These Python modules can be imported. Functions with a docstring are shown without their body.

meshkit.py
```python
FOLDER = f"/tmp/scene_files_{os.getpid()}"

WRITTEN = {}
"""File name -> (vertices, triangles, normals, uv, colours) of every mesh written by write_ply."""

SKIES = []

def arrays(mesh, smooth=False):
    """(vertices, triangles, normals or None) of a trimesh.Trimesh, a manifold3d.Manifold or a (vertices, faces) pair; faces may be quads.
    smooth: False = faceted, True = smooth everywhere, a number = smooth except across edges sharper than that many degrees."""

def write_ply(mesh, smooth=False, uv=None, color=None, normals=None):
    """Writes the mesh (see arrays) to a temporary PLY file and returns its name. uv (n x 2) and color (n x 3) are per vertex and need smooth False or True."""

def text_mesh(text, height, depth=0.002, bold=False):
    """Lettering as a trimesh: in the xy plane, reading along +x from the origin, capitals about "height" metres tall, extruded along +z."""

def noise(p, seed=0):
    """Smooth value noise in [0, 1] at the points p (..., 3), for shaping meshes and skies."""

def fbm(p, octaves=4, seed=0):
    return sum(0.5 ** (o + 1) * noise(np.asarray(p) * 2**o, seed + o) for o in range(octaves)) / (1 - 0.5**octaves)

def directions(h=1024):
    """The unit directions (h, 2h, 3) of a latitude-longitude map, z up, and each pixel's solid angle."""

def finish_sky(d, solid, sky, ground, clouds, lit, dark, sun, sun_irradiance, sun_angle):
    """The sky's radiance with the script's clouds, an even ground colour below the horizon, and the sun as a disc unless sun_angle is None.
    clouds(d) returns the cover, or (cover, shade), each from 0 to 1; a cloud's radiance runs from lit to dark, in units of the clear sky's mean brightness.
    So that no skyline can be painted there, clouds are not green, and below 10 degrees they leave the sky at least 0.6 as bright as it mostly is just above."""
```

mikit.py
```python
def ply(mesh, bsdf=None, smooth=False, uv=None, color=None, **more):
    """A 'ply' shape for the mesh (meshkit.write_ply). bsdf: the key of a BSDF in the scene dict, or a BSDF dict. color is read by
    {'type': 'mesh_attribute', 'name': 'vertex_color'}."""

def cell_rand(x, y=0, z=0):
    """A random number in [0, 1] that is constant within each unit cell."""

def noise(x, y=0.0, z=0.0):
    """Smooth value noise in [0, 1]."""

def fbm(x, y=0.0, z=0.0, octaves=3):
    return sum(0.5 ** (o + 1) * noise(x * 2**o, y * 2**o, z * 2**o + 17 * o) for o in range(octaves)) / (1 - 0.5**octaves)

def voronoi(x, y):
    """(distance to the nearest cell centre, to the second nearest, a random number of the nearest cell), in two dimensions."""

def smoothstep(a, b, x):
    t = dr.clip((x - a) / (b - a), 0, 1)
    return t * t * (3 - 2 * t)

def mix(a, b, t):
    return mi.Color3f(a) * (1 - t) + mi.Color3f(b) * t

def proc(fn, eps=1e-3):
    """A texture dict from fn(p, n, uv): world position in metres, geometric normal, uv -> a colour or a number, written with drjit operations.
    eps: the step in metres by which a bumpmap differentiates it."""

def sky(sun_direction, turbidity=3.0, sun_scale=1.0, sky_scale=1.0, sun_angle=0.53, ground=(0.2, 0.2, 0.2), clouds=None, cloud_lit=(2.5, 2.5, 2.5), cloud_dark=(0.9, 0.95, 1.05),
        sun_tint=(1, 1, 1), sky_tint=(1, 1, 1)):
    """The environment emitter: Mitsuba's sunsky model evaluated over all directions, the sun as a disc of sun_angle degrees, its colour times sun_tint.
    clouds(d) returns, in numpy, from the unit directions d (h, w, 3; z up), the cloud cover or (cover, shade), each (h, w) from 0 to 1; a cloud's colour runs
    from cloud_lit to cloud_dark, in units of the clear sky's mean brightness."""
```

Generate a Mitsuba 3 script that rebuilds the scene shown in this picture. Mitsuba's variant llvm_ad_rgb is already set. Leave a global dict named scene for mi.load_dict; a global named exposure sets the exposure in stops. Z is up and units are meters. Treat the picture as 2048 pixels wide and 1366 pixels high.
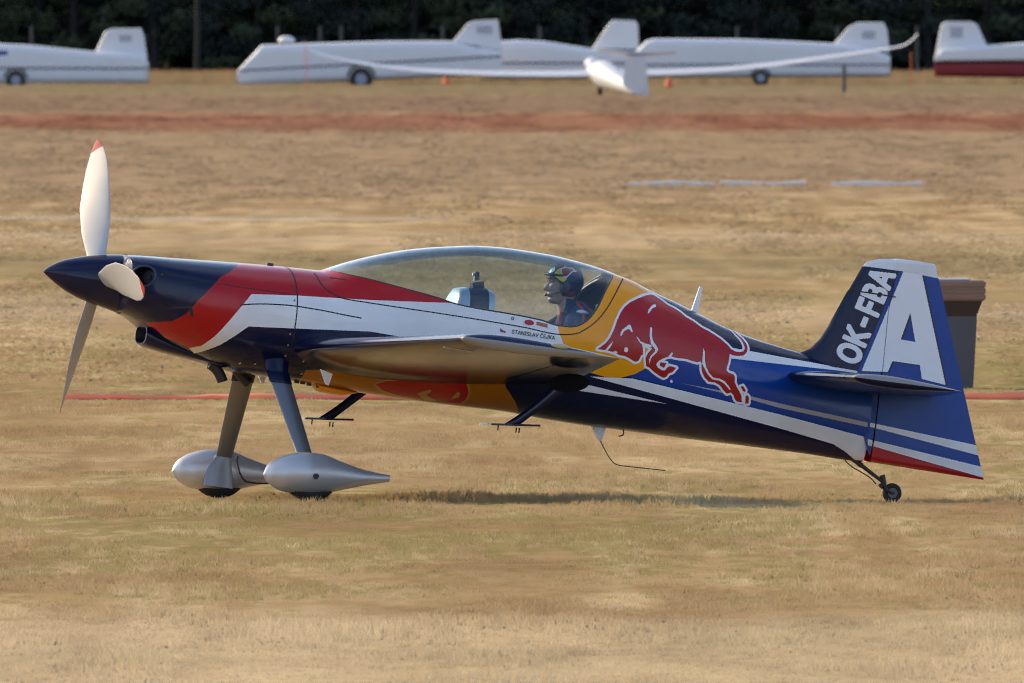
import math, random
import numpy as np, trimesh, shapely, drjit as dr, mitsuba as mi, mikit, meshkit
import manifold3d as m3
from shapely.geometry import Polygon, LineString, MultiPolygon
from scipy.interpolate import PchipInterpolator
from mikit import noise, fbm, mix, smoothstep

T = mi.ScalarTransform4f
scene, labels = {}, {}

# ---------------------------------------------------------------- camera, light, exposure
scene['camera'] = {'type': 'thinlens', 'fov': 2 * math.degrees(math.atan(1024 / 90000.0)), 'fov_axis': 'x', 'near_clip': 1.0, 'far_clip': 20000.0,
    'aperture_radius': 0.022, 'focus_distance': 300.0,
    'to_world': T().look_at(origin=[0, -300, 3.387], target=[0, -300 + 300 * math.cos(math.radians(.445)), 3.387 - 300 * math.sin(math.radians(.445))], up=[0, 0, 1])}
SUN = (-1.30, 0.92, 0.82)


def veil(d):
    # a thin broken veil of unseen cloud, added all round to fill the shade
    q = d / np.maximum(d[..., 2:3] + .25, .1)
    return np.clip(.10 + 1.2 * (meshkit.fbm(np.stack([q[..., 0] * 2.2, q[..., 1] * 2.2, 0 * q[..., 0]], -1), 4, 3) - .45), 0, .85)


scene['sky'] = mikit.sky(SUN, turbidity=5.0, sky_scale=2.15, sun_tint=(1.0, 0.955, 0.85), sky_tint=(0.94, 0.98, 1.10), clouds=veil, cloud_lit=(1.8, 1.8, 1.85), cloud_dark=(1.2, 1.2, 1.3))
exposure = 1.95

# ---------------------------------------------------------------- airframe frame: s forward, l to the pilot's left, u up, metres, from the ground point between the main wheels
PSI, PIT = math.radians(17.0), math.radians(7.3)
O = np.array([-1.56, 0.0, 0.0])
F = np.array([-math.cos(PIT) * math.cos(PSI), -math.cos(PIT) * math.sin(PSI), math.sin(PIT)])
L = np.array([math.sin(PSI), -math.cos(PSI), 0.0])
U = np.cross(F, L)
R3 = np.stack([F, L, U])


def W(slu):
    """airframe coordinates to the world"""
    return O + np.asarray(slu, float) @ R3


# measured airframe: outlines in metres (s, u)
HULL_TOP = [(1.2867, 1.4807), (1.1937, 1.4924), (0.9503, 1.5064), (0.6025, 1.5268), (0.254, 1.544), (0.0442, 1.5503), (-0.0956, 1.5545), (-0.179, 1.5886), (-0.2621, 1.626), (-0.4631, 1.7018), (-0.7001, 1.7721), (-0.9743, 1.8269), (-1.1816, 1.8565), (-1.3915, 1.8662), (-1.6386, 1.8604), (-1.8525, 1.8403), (-2.0323, 1.8125), (-2.1341, 1.7883), (-2.2506, 1.7593), (-2.3983, 1.7072), (-2.5816, 1.6528), (-2.7658, 1.5918), (-2.9501, 1.5307), (-3.1324, 1.4863), (-3.349, 1.4495), (-3.5653, 1.416), (-3.7838, 1.3659), (-4.018, 1.3042)]
HULL_BOT = [(1.2373, 1.0942), (1.1374, 1.0531), (0.9843, 0.9515), (0.8018, 0.8939), (0.639, 0.8539), (0.5485, 0.8317), (0.405, 0.8061), (0.1945, 0.8056), (-0.1227, 0.7951), (-0.4051, 0.7834), (-0.7572, 0.7772), (-1.1087, 0.7775), (-1.4601, 0.7812), (-1.8142, 0.765), (-2.1673, 0.7587), (-2.5198, 0.7591), (-2.8725, 0.7595), (-3.225, 0.7631), (-3.5782, 0.7635), (-3.8973, 0.7562), (-4.0874, 0.7631)]
HULL_MID = [(1.2609, 1.2792), (1.1645, 1.2645), (0.7028, 1.2153), (0.0248, 1.2066), (-0.522, 1.2419), (-1.0451, 1.2741), (-1.7471, 1.2884), (-2.2068, 1.2755), (-2.816, 1.2005), (-3.358, 1.1034), (-4.0416, 1.0103)]
HULL_WID = [(1.2406, 0.35), (1.1889, 0.385), (1.1131, 0.415), (0.9408, 0.44), (0.5269, 0.46), (0.0333, 0.45), (-0.5093, 0.45), (-1.0282, 0.445), (-1.7208, 0.425), (-2.1716, 0.385), (-2.7616, 0.3), (-3.2828, 0.215), (-3.8045, 0.125), (-3.9437, 0.1)]
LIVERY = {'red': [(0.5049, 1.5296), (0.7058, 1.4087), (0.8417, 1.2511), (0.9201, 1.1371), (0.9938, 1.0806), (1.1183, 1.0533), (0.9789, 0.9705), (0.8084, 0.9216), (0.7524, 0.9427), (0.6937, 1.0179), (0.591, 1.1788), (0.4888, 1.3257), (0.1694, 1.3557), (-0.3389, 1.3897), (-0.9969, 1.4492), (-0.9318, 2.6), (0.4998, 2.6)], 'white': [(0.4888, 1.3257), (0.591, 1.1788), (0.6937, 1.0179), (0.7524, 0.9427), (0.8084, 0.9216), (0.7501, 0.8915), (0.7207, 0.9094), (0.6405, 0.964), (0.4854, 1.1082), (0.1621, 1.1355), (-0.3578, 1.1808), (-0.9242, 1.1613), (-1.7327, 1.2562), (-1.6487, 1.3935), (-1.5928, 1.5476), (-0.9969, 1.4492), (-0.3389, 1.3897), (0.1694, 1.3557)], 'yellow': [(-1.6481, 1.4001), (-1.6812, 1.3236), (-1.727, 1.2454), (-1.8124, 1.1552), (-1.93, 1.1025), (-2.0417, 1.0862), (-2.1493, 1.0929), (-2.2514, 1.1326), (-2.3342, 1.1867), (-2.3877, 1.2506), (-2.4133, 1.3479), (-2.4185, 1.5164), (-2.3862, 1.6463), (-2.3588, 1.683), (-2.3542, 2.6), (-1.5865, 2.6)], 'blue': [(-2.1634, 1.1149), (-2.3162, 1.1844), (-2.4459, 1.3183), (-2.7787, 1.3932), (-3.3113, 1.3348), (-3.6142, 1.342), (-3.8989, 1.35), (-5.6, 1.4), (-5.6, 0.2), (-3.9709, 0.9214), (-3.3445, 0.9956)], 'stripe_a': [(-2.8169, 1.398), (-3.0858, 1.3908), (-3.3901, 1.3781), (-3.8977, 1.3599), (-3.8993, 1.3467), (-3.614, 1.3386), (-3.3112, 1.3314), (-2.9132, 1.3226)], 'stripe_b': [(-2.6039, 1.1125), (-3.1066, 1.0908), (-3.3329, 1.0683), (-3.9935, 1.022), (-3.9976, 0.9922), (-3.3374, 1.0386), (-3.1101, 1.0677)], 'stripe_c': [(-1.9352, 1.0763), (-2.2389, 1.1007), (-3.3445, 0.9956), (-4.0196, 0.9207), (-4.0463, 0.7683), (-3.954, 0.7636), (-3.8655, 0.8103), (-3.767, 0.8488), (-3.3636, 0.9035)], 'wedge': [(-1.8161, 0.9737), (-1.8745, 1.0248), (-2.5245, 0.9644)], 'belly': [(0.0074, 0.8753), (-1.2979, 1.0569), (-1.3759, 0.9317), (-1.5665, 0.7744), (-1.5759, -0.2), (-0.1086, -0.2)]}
FIN = [(-3.7749, 1.8857), (-3.6687, 1.6383), (-3.6119, 1.53), (-3.5569, 1.4624), (-3.4508, 1.4086), (-3.5068, 1.247), (-3.8717, 1.1579), (-4.0389, 0.791), (-4.0513, 1.0118), (-4.0571, 1.3667), (-4.0522, 1.7776), (-4.0905, 1.879)]
RUDDER = [(-3.7813, 1.8906), (-3.8494, 2.0489), (-3.8761, 2.0894), (-3.9605, 2.1203), (-4.0996, 2.1395), (-4.2055, 2.1411), (-4.3582, 2.1368), (-4.8802, 0.7443), (-4.0493, 0.7653), (-4.06, 1.0129), (-4.0658, 1.3678), (-4.0581, 1.7784), (-4.0987, 1.884)]
FIN_EDGE = [(-3.4508, 1.4086), (-3.5569, 1.4624), (-3.6119, 1.53), (-3.6687, 1.6383), (-3.7755, 1.881), (-3.8494, 2.0489), (-3.8761, 2.0894), (-3.9605, 2.1203), (-4.0996, 2.1395), (-4.2055, 2.1411), (-4.3582, 2.1368)]
RUD_BOTTOM = [(-4.0634, 0.7654), (-4.8802, 0.7443)]
FIN_HINGE = [(-4.0654, 2.1302), (-4.0771, 1.9832), (-4.0574, 1.7783), (-4.0641, 1.3676), (-4.06, 1.0129), (-4.0493, 0.7653)]
RUDDER_TE = [(-4.3475, 2.1658), (-4.3582, 2.1368), (-4.8802, 0.7443)]
FIN_CAP = [(-3.7441, 2.1536), (-3.8481, 2.0589), (-4.1383, 2.0584), (-4.395, 2.0436), (-4.4404, 2.2417)]
FIN_NAVY = [(-3.3537, 2.4415), (-3.7441, 2.1536), (-3.8481, 2.0589), (-4.1061, 2.0611), (-3.8922, 1.3561), (-3.704, 1.3628), (-3.4898, 1.3797)]
FIN_STRIPE_A = [(-3.3486, 1.3789), (-3.8883, 1.359), (-3.8905, 1.3424), (-3.6361, 1.3408), (-3.3541, 1.3357)]
RUD_STRIPES = [[(-3.9944, 1.0283), (-4.0126, 1.0238), (-4.8055, 0.9679), (-4.8354, 0.9007), (-3.9982, 0.9984)], [(-4.0093, 0.9121), (-4.8587, 0.8294), (-4.8964, 0.7565), (-4.0144, 0.8723)]]
RUD_RED = [(-4.05, 0.87), (-4.8859, 0.7552), (-4.9627, 0.6534), (-3.9397, 0.6269), (-4.025, 0.7893)]
BIG_A = [(-4.132, 2.0577), (-4.2708, 2.0516), (-4.5281, 1.3417), (-4.3523, 1.3601), (-4.3265, 1.4513), (-4.1263, 1.4532), (-4.1026, 1.376), (-3.9173, 1.3594)]
BIG_A_HOLE = [(-4.2161, 1.7883), (-4.2756, 1.6001), (-4.169, 1.6036)]
REG_TEXT = [(-3.8777, 1.3868), (-4.0755, 2.0374), (-3.7263, 1.4276)]
FIN_SEAM = [(-3.775, 1.8878), (-3.9876, 1.8843), (-4.0942, 1.8808)]
BULL_BODY = [(-1.9573, 1.2638), (-2.012, 1.3125), (-2.0369, 1.3501), (-2.0585, 1.402), (-2.0803, 1.4735), (-2.1055, 1.5307), (-2.1328, 1.5684), (-2.1724, 1.6028), (-2.2307, 1.6345), (-2.2929, 1.6618), (-2.3476, 1.6782), (-2.3794, 1.6772), (-2.4148, 1.6595), (-2.4492, 1.6393), (-2.4734, 1.6227), (-2.5218, 1.6067), (-2.5638, 1.5874), (-2.5942, 1.5666), (-2.5976, 1.5619), (-2.6632, 1.5349), (-2.7219, 1.5017), (-2.7706, 1.4861), (-2.8187, 1.4651), (-2.8668, 1.4413), (-2.9145, 1.4094), (-2.9382, 1.3864), (-2.9688, 1.374), (-3.0026, 1.3727), (-3.0307, 1.3805), (-3.0461, 1.404), (-3.0388, 1.4301), (-3.0231, 1.4604), (-2.9942, 1.4891), (-2.9756, 1.5189), (-2.9555, 1.5271), (-3.0035, 1.5231), (-3.0088, 1.4909), (-3.0384, 1.4677), (-3.0625, 1.4384), (-3.0701, 1.407), (-3.0616, 1.3789), (-3.0361, 1.3542), (-2.9992, 1.3442), (-2.9502, 1.3436), (-2.9305, 1.3519), (-2.9264, 1.3244), (-2.9221, 1.2914), (-2.9127, 1.2577), (-2.9114, 1.2413), (-2.9279, 1.2271), (-2.9647, 1.2208), (-2.9784, 1.2063), (-2.9839, 1.1636), (-3.006, 1.1338), (-3.0424, 1.0895), (-3.0548, 1.0422), (-3.0206, 1.0407), (-3.0008, 1.0518), (-2.9838, 1.0822), (-2.9638, 1.096), (-2.9358, 1.0844), (-2.9162, 1.0955), (-2.8746, 1.1338), (-2.8367, 1.148), (-2.7891, 1.1475), (-2.7556, 1.1732), (-2.7336, 1.203), (-2.7229, 1.2396), (-2.7233, 1.2613), (-2.7129, 1.2736), (-2.6899, 1.2653), (-2.6536, 1.2689), (-2.6107, 1.2771), (-2.5629, 1.2766), (-2.521, 1.2768), (-2.4965, 1.2819), (-2.4648, 1.273), (-2.4395, 1.26), (-2.4072, 1.2388), (-2.3943, 1.215), (-2.4077, 1.197), (-2.445, 1.1819), (-2.4609, 1.1839), (-2.479, 1.2083), (-2.4939, 1.2176), (-2.5435, 1.2114), (-2.5211, 1.1791), (-2.4934, 1.1658), (-2.4783, 1.1417), (-2.4583, 1.1318), (-2.4182, 1.1465), (-2.3774, 1.1661), (-2.3473, 1.187), (-2.3221, 1.1937), (-2.3092, 1.2463), (-2.3232, 1.2825), (-2.3488, 1.3162), (-2.3301, 1.3237), (-2.2748, 1.3365), (-2.2852, 1.3023), (-2.2888, 1.2659), (-2.2754, 1.2578), (-2.2641, 1.2234), (-2.2442, 1.2125), (-2.225, 1.2161), (-2.1907, 1.2315), (-2.1574, 1.2411), (-2.1199, 1.2423), (-2.0917, 1.2536), (-2.0263, 1.2641), (-1.984, 1.2623)]
BULL_BITS = [[(-2.4212, 1.2356), (-2.4675, 1.2325), (-2.4535, 1.1977), (-2.4192, 1.2107)], [(-3.0284, 1.1447), (-3.0453, 1.1522), (-3.07, 1.1255), (-3.066, 1.1114), (-3.0472, 1.1172)], [(-3.0725, 1.0878), (-3.0863, 1.095), (-3.1005, 1.0804), (-3.104, 1.0402), (-3.0783, 1.0343)]]
BULL_WHITE = [[(-2.1774, 1.2864), (-2.1766, 1.2782), (-2.1721, 1.2717), (-2.1653, 1.2687), (-2.158, 1.2699), (-2.152, 1.2751), (-2.1491, 1.2829), (-2.1499, 1.2911), (-2.1544, 1.2976), (-2.1612, 1.3006), (-2.1685, 1.2994), (-2.1745, 1.2942)], [(-2.1121, 1.3718), (-2.1127, 1.394), (-2.1243, 1.4151), (-2.1521, 1.4382), (-2.1699, 1.4552), (-2.1811, 1.4468), (-2.1981, 1.4096), (-2.1919, 1.4063), (-2.1691, 1.4256), (-2.1534, 1.4197), (-2.1306, 1.4036), (-2.1198, 1.3752)], [(-2.3075, 1.546), (-2.3113, 1.5661), (-2.3335, 1.5933), (-2.3592, 1.6122), (-2.3762, 1.6094), (-2.3733, 1.5982), (-2.344, 1.5848), (-2.3132, 1.5491)], [(-2.0619, 1.3276), (-2.0401, 1.3013), (-2.018, 1.2665), (-2.0055, 1.261), (-2.0289, 1.2644), (-2.0472, 1.2874)], [(-2.0739, 1.2587), (-2.0887, 1.268), (-2.1029, 1.2574), (-2.0864, 1.2529)], [(-2.2289, 1.3814), (-2.2373, 1.3776), (-2.2614, 1.351), (-2.2973, 1.3422), (-2.341, 1.3378), (-2.3447, 1.3285), (-2.3181, 1.3251), (-2.2739, 1.3344), (-2.2508, 1.3497)], [(-2.3308, 1.458), (-2.3382, 1.4516), (-2.3395, 1.3977), (-2.3551, 1.3603), (-2.3791, 1.3362), (-2.3947, 1.316), (-2.384, 1.2925), (-2.3579, 1.2646), (-2.3476, 1.2412), (-2.343, 1.216), (-2.337, 1.2399), (-2.3469, 1.2657), (-2.3701, 1.2957), (-2.3763, 1.3112), (-2.3553, 1.3308), (-2.3383, 1.3483), (-2.325, 1.3959), (-2.3246, 1.4499)], [(-2.4985, 1.3102), (-2.505, 1.3002), (-2.4915, 1.2763), (-2.4711, 1.2664), (-2.4773, 1.282)], [(-2.729, 1.3622), (-2.7384, 1.3444), (-2.7452, 1.2803), (-2.7582, 1.244), (-2.7838, 1.2065), (-2.8205, 1.1785), (-2.8684, 1.1774), (-2.906, 1.1648), (-2.9398, 1.1364), (-2.9576, 1.117), (-2.9524, 1.112), (-2.9082, 1.1488), (-2.8671, 1.1654), (-2.8161, 1.1672), (-2.7761, 1.1974), (-2.7459, 1.237), (-2.7274, 1.2618), (-2.7275, 1.3106)]]
BULL_DOT = (-2.5202, 1.1173)
SEAM_CANOPY = [(-0.0011, 1.5269), (-0.0117, 1.4652), (-0.0696, 1.4092), (-0.1685, 1.3749), (-0.3394, 1.3697), (-0.8985, 1.3596), (-1.4301, 1.3425), (-1.6453, 1.3259), (-1.7861, 1.3435), (-1.8607, 1.3865), (-1.9383, 1.4566), (-2.0077, 1.5492), (-2.0756, 1.6582), (-2.1298, 1.7318), (-2.1606, 1.7588)]
SEAM_COWL = [(0.1129, 1.5292), (0.1496, 1.4617), (0.163, 1.3265), (0.1633, 1.1924), (0.1549, 1.0591), (0.1264, 0.9279), (0.0927, 0.8473)]
SEAM_SIDE = [(1.1166, 1.377), (0.849, 1.3707), (0.4987, 1.3612), (0.1657, 1.3596)]
GLASS = [(-0.1349, 1.5601), (-0.1995, 1.5489), (-0.3791, 1.5252), (-0.613, 1.4913), (-0.8214, 1.4606), (-0.9204, 1.4395), (-1.1039, 1.4257), (-1.3162, 1.4189), (-1.5302, 1.4055), (-1.6567, 1.3844), (-1.7458, 1.3855), (-1.8086, 1.4035), (-1.8767, 1.4556), (-1.9347, 1.5401), (-2.0015, 1.6657), (-2.0873, 1.7765)]
NAME_TEXT = [(-1.3403, 1.2926), (-1.6483, 1.2876), (-1.3415, 1.3173)]
FLAG = [(-1.2559, 1.3173), (-1.2954, 1.3121), (-1.2983, 1.289), (-1.2587, 1.2941)]
HANDLE = (-1.4546, 1.3792)
WARN = [(-1.5065, 1.3924), (-1.5855, 1.3839), (-1.588, 1.3607), (-1.5088, 1.3692)]
KEYHOLE = (-1.3364, 1.3912)
CREASE = [(0.5642, 1.2425), (0.391, 1.271), (0.1795, 1.2842), (0.0034, 1.2795), (-0.172, 1.2681), (-0.2844, 1.2622)]
SCREWS = [(0.1842, 1.3204), (0.1904, 1.095), (0.1882, 1.0213), (0.1844, 0.951), (0.0506, 0.9307), (0.3635, 0.8741), (0.0222, 0.8495), (0.4603, 0.8651), (1.11, 1.3762), (0.1837, 1.3974)]
VENT = [(-0.0931, 1.5119), (-0.1867, 1.5107), (-0.2062, 1.5032), (-0.0965, 1.5057)]
COWL_NOTCH = [(1.064, 1.1624), (0.9099, 1.1955), (0.8893, 1.1948), (0.8666, 1.1238), (0.8884, 1.1311), (0.9107, 1.1786), (1.0298, 1.1534)]
BELLY_FACE = [(-0.4969, 0.8443), (-0.5519, 0.8717), (-0.7424, 0.9026), (-1.0773, 0.9549), (-1.1364, 0.8676), (-1.1425, 0.8173), (-1.129, 0.7949), (-0.8961, 0.7855), (-0.6674, 0.7976), (-0.5658, 0.8121)]
BELLY_EYES = [[(-0.8065, 0.8224), (-0.8645, 0.8536), (-0.8812, 0.8489), (-0.8612, 0.8156), (-0.9546, 0.7932), (-0.8866, 0.7913)], [(-1.0501, 0.8226), (-1.0617, 0.8616), (-1.0783, 0.8569), (-1.0847, 0.8339)]]
WING = {'root_le': (0.0831, 1.0244), 'root_te': (-1.7989, 0.9686), 'tip_le': (-0.0034, 1.1166), 'tip_te': (-1.1101, 1.1329)}
STAB = {'root_le': (-3.354, 1.2687), 'root_te': (-4.5092, 1.238), 'tip_le': (-3.4959, 1.2995), 'tip_te': (-4.2684, 1.2655)}
SPINNER = [((1.8078, 1.3142), (1.8061, 1.301)), ((1.7957, 1.3291), (1.7907, 1.2895)), ((1.7707, 1.3524), (1.7602, 1.2699)), ((1.7225, 1.3853), (1.7035, 1.2368)), ((1.6394, 1.4193), (1.6102, 1.1915)), ((1.538, 1.4472), (1.5006, 1.155)), ((1.4355, 1.4669), (1.3926, 1.1317)), ((1.3496, 1.4794), (1.3027, 1.1128)), ((1.2874, 1.4856), (1.2377, 1.0975))]
INLET = (1.1976, 1.353)
LEG = [[(0.3044, 0.8422), (0.1525, 0.8613)], [(0.2895, 0.7534), (0.1445, 0.7716)], [(0.1799, 0.2532), (0.0694, 0.267)]]
PANT = [((0.4404, 0.1309), (0.4395, 0.1243)), ((0.4261, 0.1829), (0.4138, 0.0873)), ((0.3894, 0.2242), (0.3679, 0.0562)), ((0.3248, 0.2658), (0.2949, 0.0319)), ((0.2073, 0.3039), (0.1721, 0.0288)), ((0.0688, 0.3145), (0.0346, 0.0476)), ((-0.0752, 0.2823), (-0.1337, 0.0988)), ((-0.255, 0.2445), (-0.2681, 0.1423)), ((-0.4246, 0.2322), (-0.4305, 0.1861))]
WHEEL = (0.1186, 0.1844)
TAIL_STRUT = [(-3.93, 0.7771), (-3.9903, 0.7476), (-4.0816, 0.6982), (-4.1884, 0.6374)]
TAIL_CABLE = [(-3.8903, 0.7553), (-3.9372, 0.7207), (-4.0119, 0.6895), (-4.0793, 0.6609), (-4.1266, 0.6229)]
TAIL_WHEEL = (-4.2526, 0.5779)
TAIL_FORK = [(-4.1677, 0.6888), (-4.1884, 0.6374), (-4.164, 0.6073), (-4.2083, 0.5926), (-4.2526, 0.5779)]
BLADE_ANT = [(-2.6982, 1.5967), (-2.7433, 1.6024), (-2.7594, 1.7797), (-2.7381, 1.7803)]
BELLY_ANT = [(-2.1075, 0.758), (-2.2024, 0.7598), (-2.1891, 0.6706), (-2.1718, 0.6684)]
BELLY_WIRE = [(-2.1779, 0.6759), (-2.2211, 0.614), (-2.2712, 0.5529), (-2.2984, 0.5327), (-2.3383, 0.5242), (-2.4966, 0.5272), (-2.6549, 0.5301)]
HOOK = [(-2.329, 0.7622), (-2.3358, 0.7361), (-2.3267, 0.7248), (-2.3028, 0.7185)]
SPADE_ARM = [(-1.2266, 0.9516), (-1.0628, 0.784), (-0.8965, 0.6363)]
SPADE_PLATE = [(-0.704, 0.6122), (-1.056, 0.6462)]
SPADE_BRACKET = (-1.2601, 0.9625)
FENCE = [(0.0457, 0.8808), (-0.0447, 0.8586), (-0.0268, 0.7793), (-0.0053, 0.7833)]
PITOT = [(0.033, 1.0504), (-0.1759, 1.0467), (-0.1905, 1.0685), (-0.1868, 1.098)]
NAVLIGHT = (-0.6722, 1.1481)
EXHAUST = [[(0.5996, 0.8391), (0.5539, 0.8113), (0.5213, 0.7751), (0.4985, 0.7343)], [(0.3565, 0.867), (0.294, 0.8177), (0.2462, 0.7733), (0.2194, 0.7565)]]
SCOOP = [((1.0978, 1.0446), (1.0736, 0.9101)), ((1.0686, 1.0349), (1.0332, 0.895)), ((0.9618, 0.9946), (0.947, 0.879)), ((0.8077, 0.9402), (0.7976, 0.8608)), ((0.6247, 0.8792), (0.6196, 0.8396)), ((0.5433, 0.8458), (0.5412, 0.8293))]
CHAIN = [(-0.0105, 0.7944), (-0.0528, 0.793), (-0.0955, 0.7883), (-0.1594, 0.7829)]
BRAKE = [(0.0404, 0.2814), (0.0129, 0.177), (-0.051, 0.1176), (-0.2116, 0.1276)]
BELLY_BULGE = [(-0.1162, 0.7909), (-0.1965, 0.7673), (-0.3381, 0.7582), (-0.4491, 0.7688)]
CAP = (0.2548, 1.5506)
HOOD = [((-1.0188, 1.4524), (-1.0332, 1.3399)), ((-1.0319, 1.5146), (-1.0539, 1.3425)), ((-1.0545, 1.5578), (-1.0816, 1.346)), ((-1.1056, 1.571), (-1.1336, 1.3525)), ((-1.1815, 1.5823), (-1.2097, 1.3621)), ((-1.238, 1.581), (-1.2651, 1.3691)), ((-1.2821, 1.5664), (-1.3067, 1.3743))]
CAMERA = [(-1.1627, 1.5648), (-1.2388, 1.5744), (-1.2286, 1.6269), (-1.2, 1.63), (-1.1932, 1.683), (-1.1651, 1.6828), (-1.1663, 1.619), (-1.1502, 1.6069)]
HEAD = (-1.7937, 1.6949)
SHOULDER = (-1.8923, 1.475)
CHEST = (-1.764, 1.4319)

# ---------------------------------------------------------------- materials
def gloss(c, alpha=.025, ior=1.42):
    d = {'type': 'rgb', 'value': list(c)} if isinstance(c, (tuple, list)) else c
    return {'type': 'twosided', 'bsdf': {'type': 'roughplastic', 'distribution': 'ggx', 'alpha': alpha, 'int_ior': ior, 'nonlinear': True, 'diffuse_reflectance': d}}


def matte(c, rough=.7, **more):
    d = {'type': 'rgb', 'value': list(c)} if isinstance(c, (tuple, list)) else c
    return {'type': 'twosided', 'bsdf': {'type': 'principled', 'base_color': d, 'roughness': rough, **more}}


NAVY, BLUE, RED, WHITE, YELLOW, SILVERW = (.007, .013, .072), (.003, .088, .42), (.60, .011, .017), (.86, .86, .86), (.93, .50, .003), (.55, .55, .56)


def inside(x, y, poly):
    r = mi.Bool(False)
    n = len(poly)
    for i in range(n):
        (x0, y0), (x1, y1) = poly[i], poly[(i + 1) % n]
        if abs(y1 - y0) < 1e-9:
            continue
        k = (x1 - x0) / (y1 - y0)
        r ^= ((y < y0) ^ (y < y1)) & (x < x0 + k * (y - y0))
    return r


def livery(polys, base):
    def fn(p, n, uv):
        rx, ry, rz = p.x - float(O[0]), p.y - float(O[1]), p.z - float(O[2])
        s = rx * float(F[0]) + ry * float(F[1]) + rz * float(F[2])
        u = rx * float(U[0]) + ry * float(U[1]) + rz * float(U[2])
        c = mi.Color3f(*base)
        for poly, col in polys:
            c = dr.select(inside(s, u, poly), mi.Color3f(*col), c)
        return c * (0.93 + 0.10 * fbm(s * 7, u * 7, 3.0, 3))
    return mikit.proc(fn)


LV = LIVERY
scene['paint_livery'] = gloss(livery([(LV['red'], RED), (LV['white'], WHITE), (LV['belly'], (.54, .24, .003)), (LV['blue'], BLUE), (LV['yellow'], YELLOW), (LV['stripe_a'], WHITE), (LV['stripe_b'], SILVERW), (LV['stripe_c'], WHITE), (LV['wedge'], WHITE)], NAVY))  # belly region is the yellow paint darkened to stand for underside shade
scene['paint_fin'] = gloss(livery([(FIN_STRIPE_A, WHITE), (FIN_NAVY, NAVY), (FIN_CAP, WHITE)] + [(q, WHITE) for q in RUD_STRIPES] + [(RUD_RED, RED)], BLUE), .12)
for nm, c in (('navy', NAVY), ('blue', BLUE), ('red', RED), ('white', WHITE), ('yellow', YELLOW), ('cream', (.55, .38, .12))):
    scene['paint_' + nm] = gloss(c)
scene['decal_white'] = gloss((.87, .87, .88), .06)
scene['decal_red'] = gloss((.54, .011, .015), .04)
scene['decal_navy'] = gloss((.012, .016, .06), .06)
scene['seam_black'] = matte((.012, .012, .014), .6)
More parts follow.
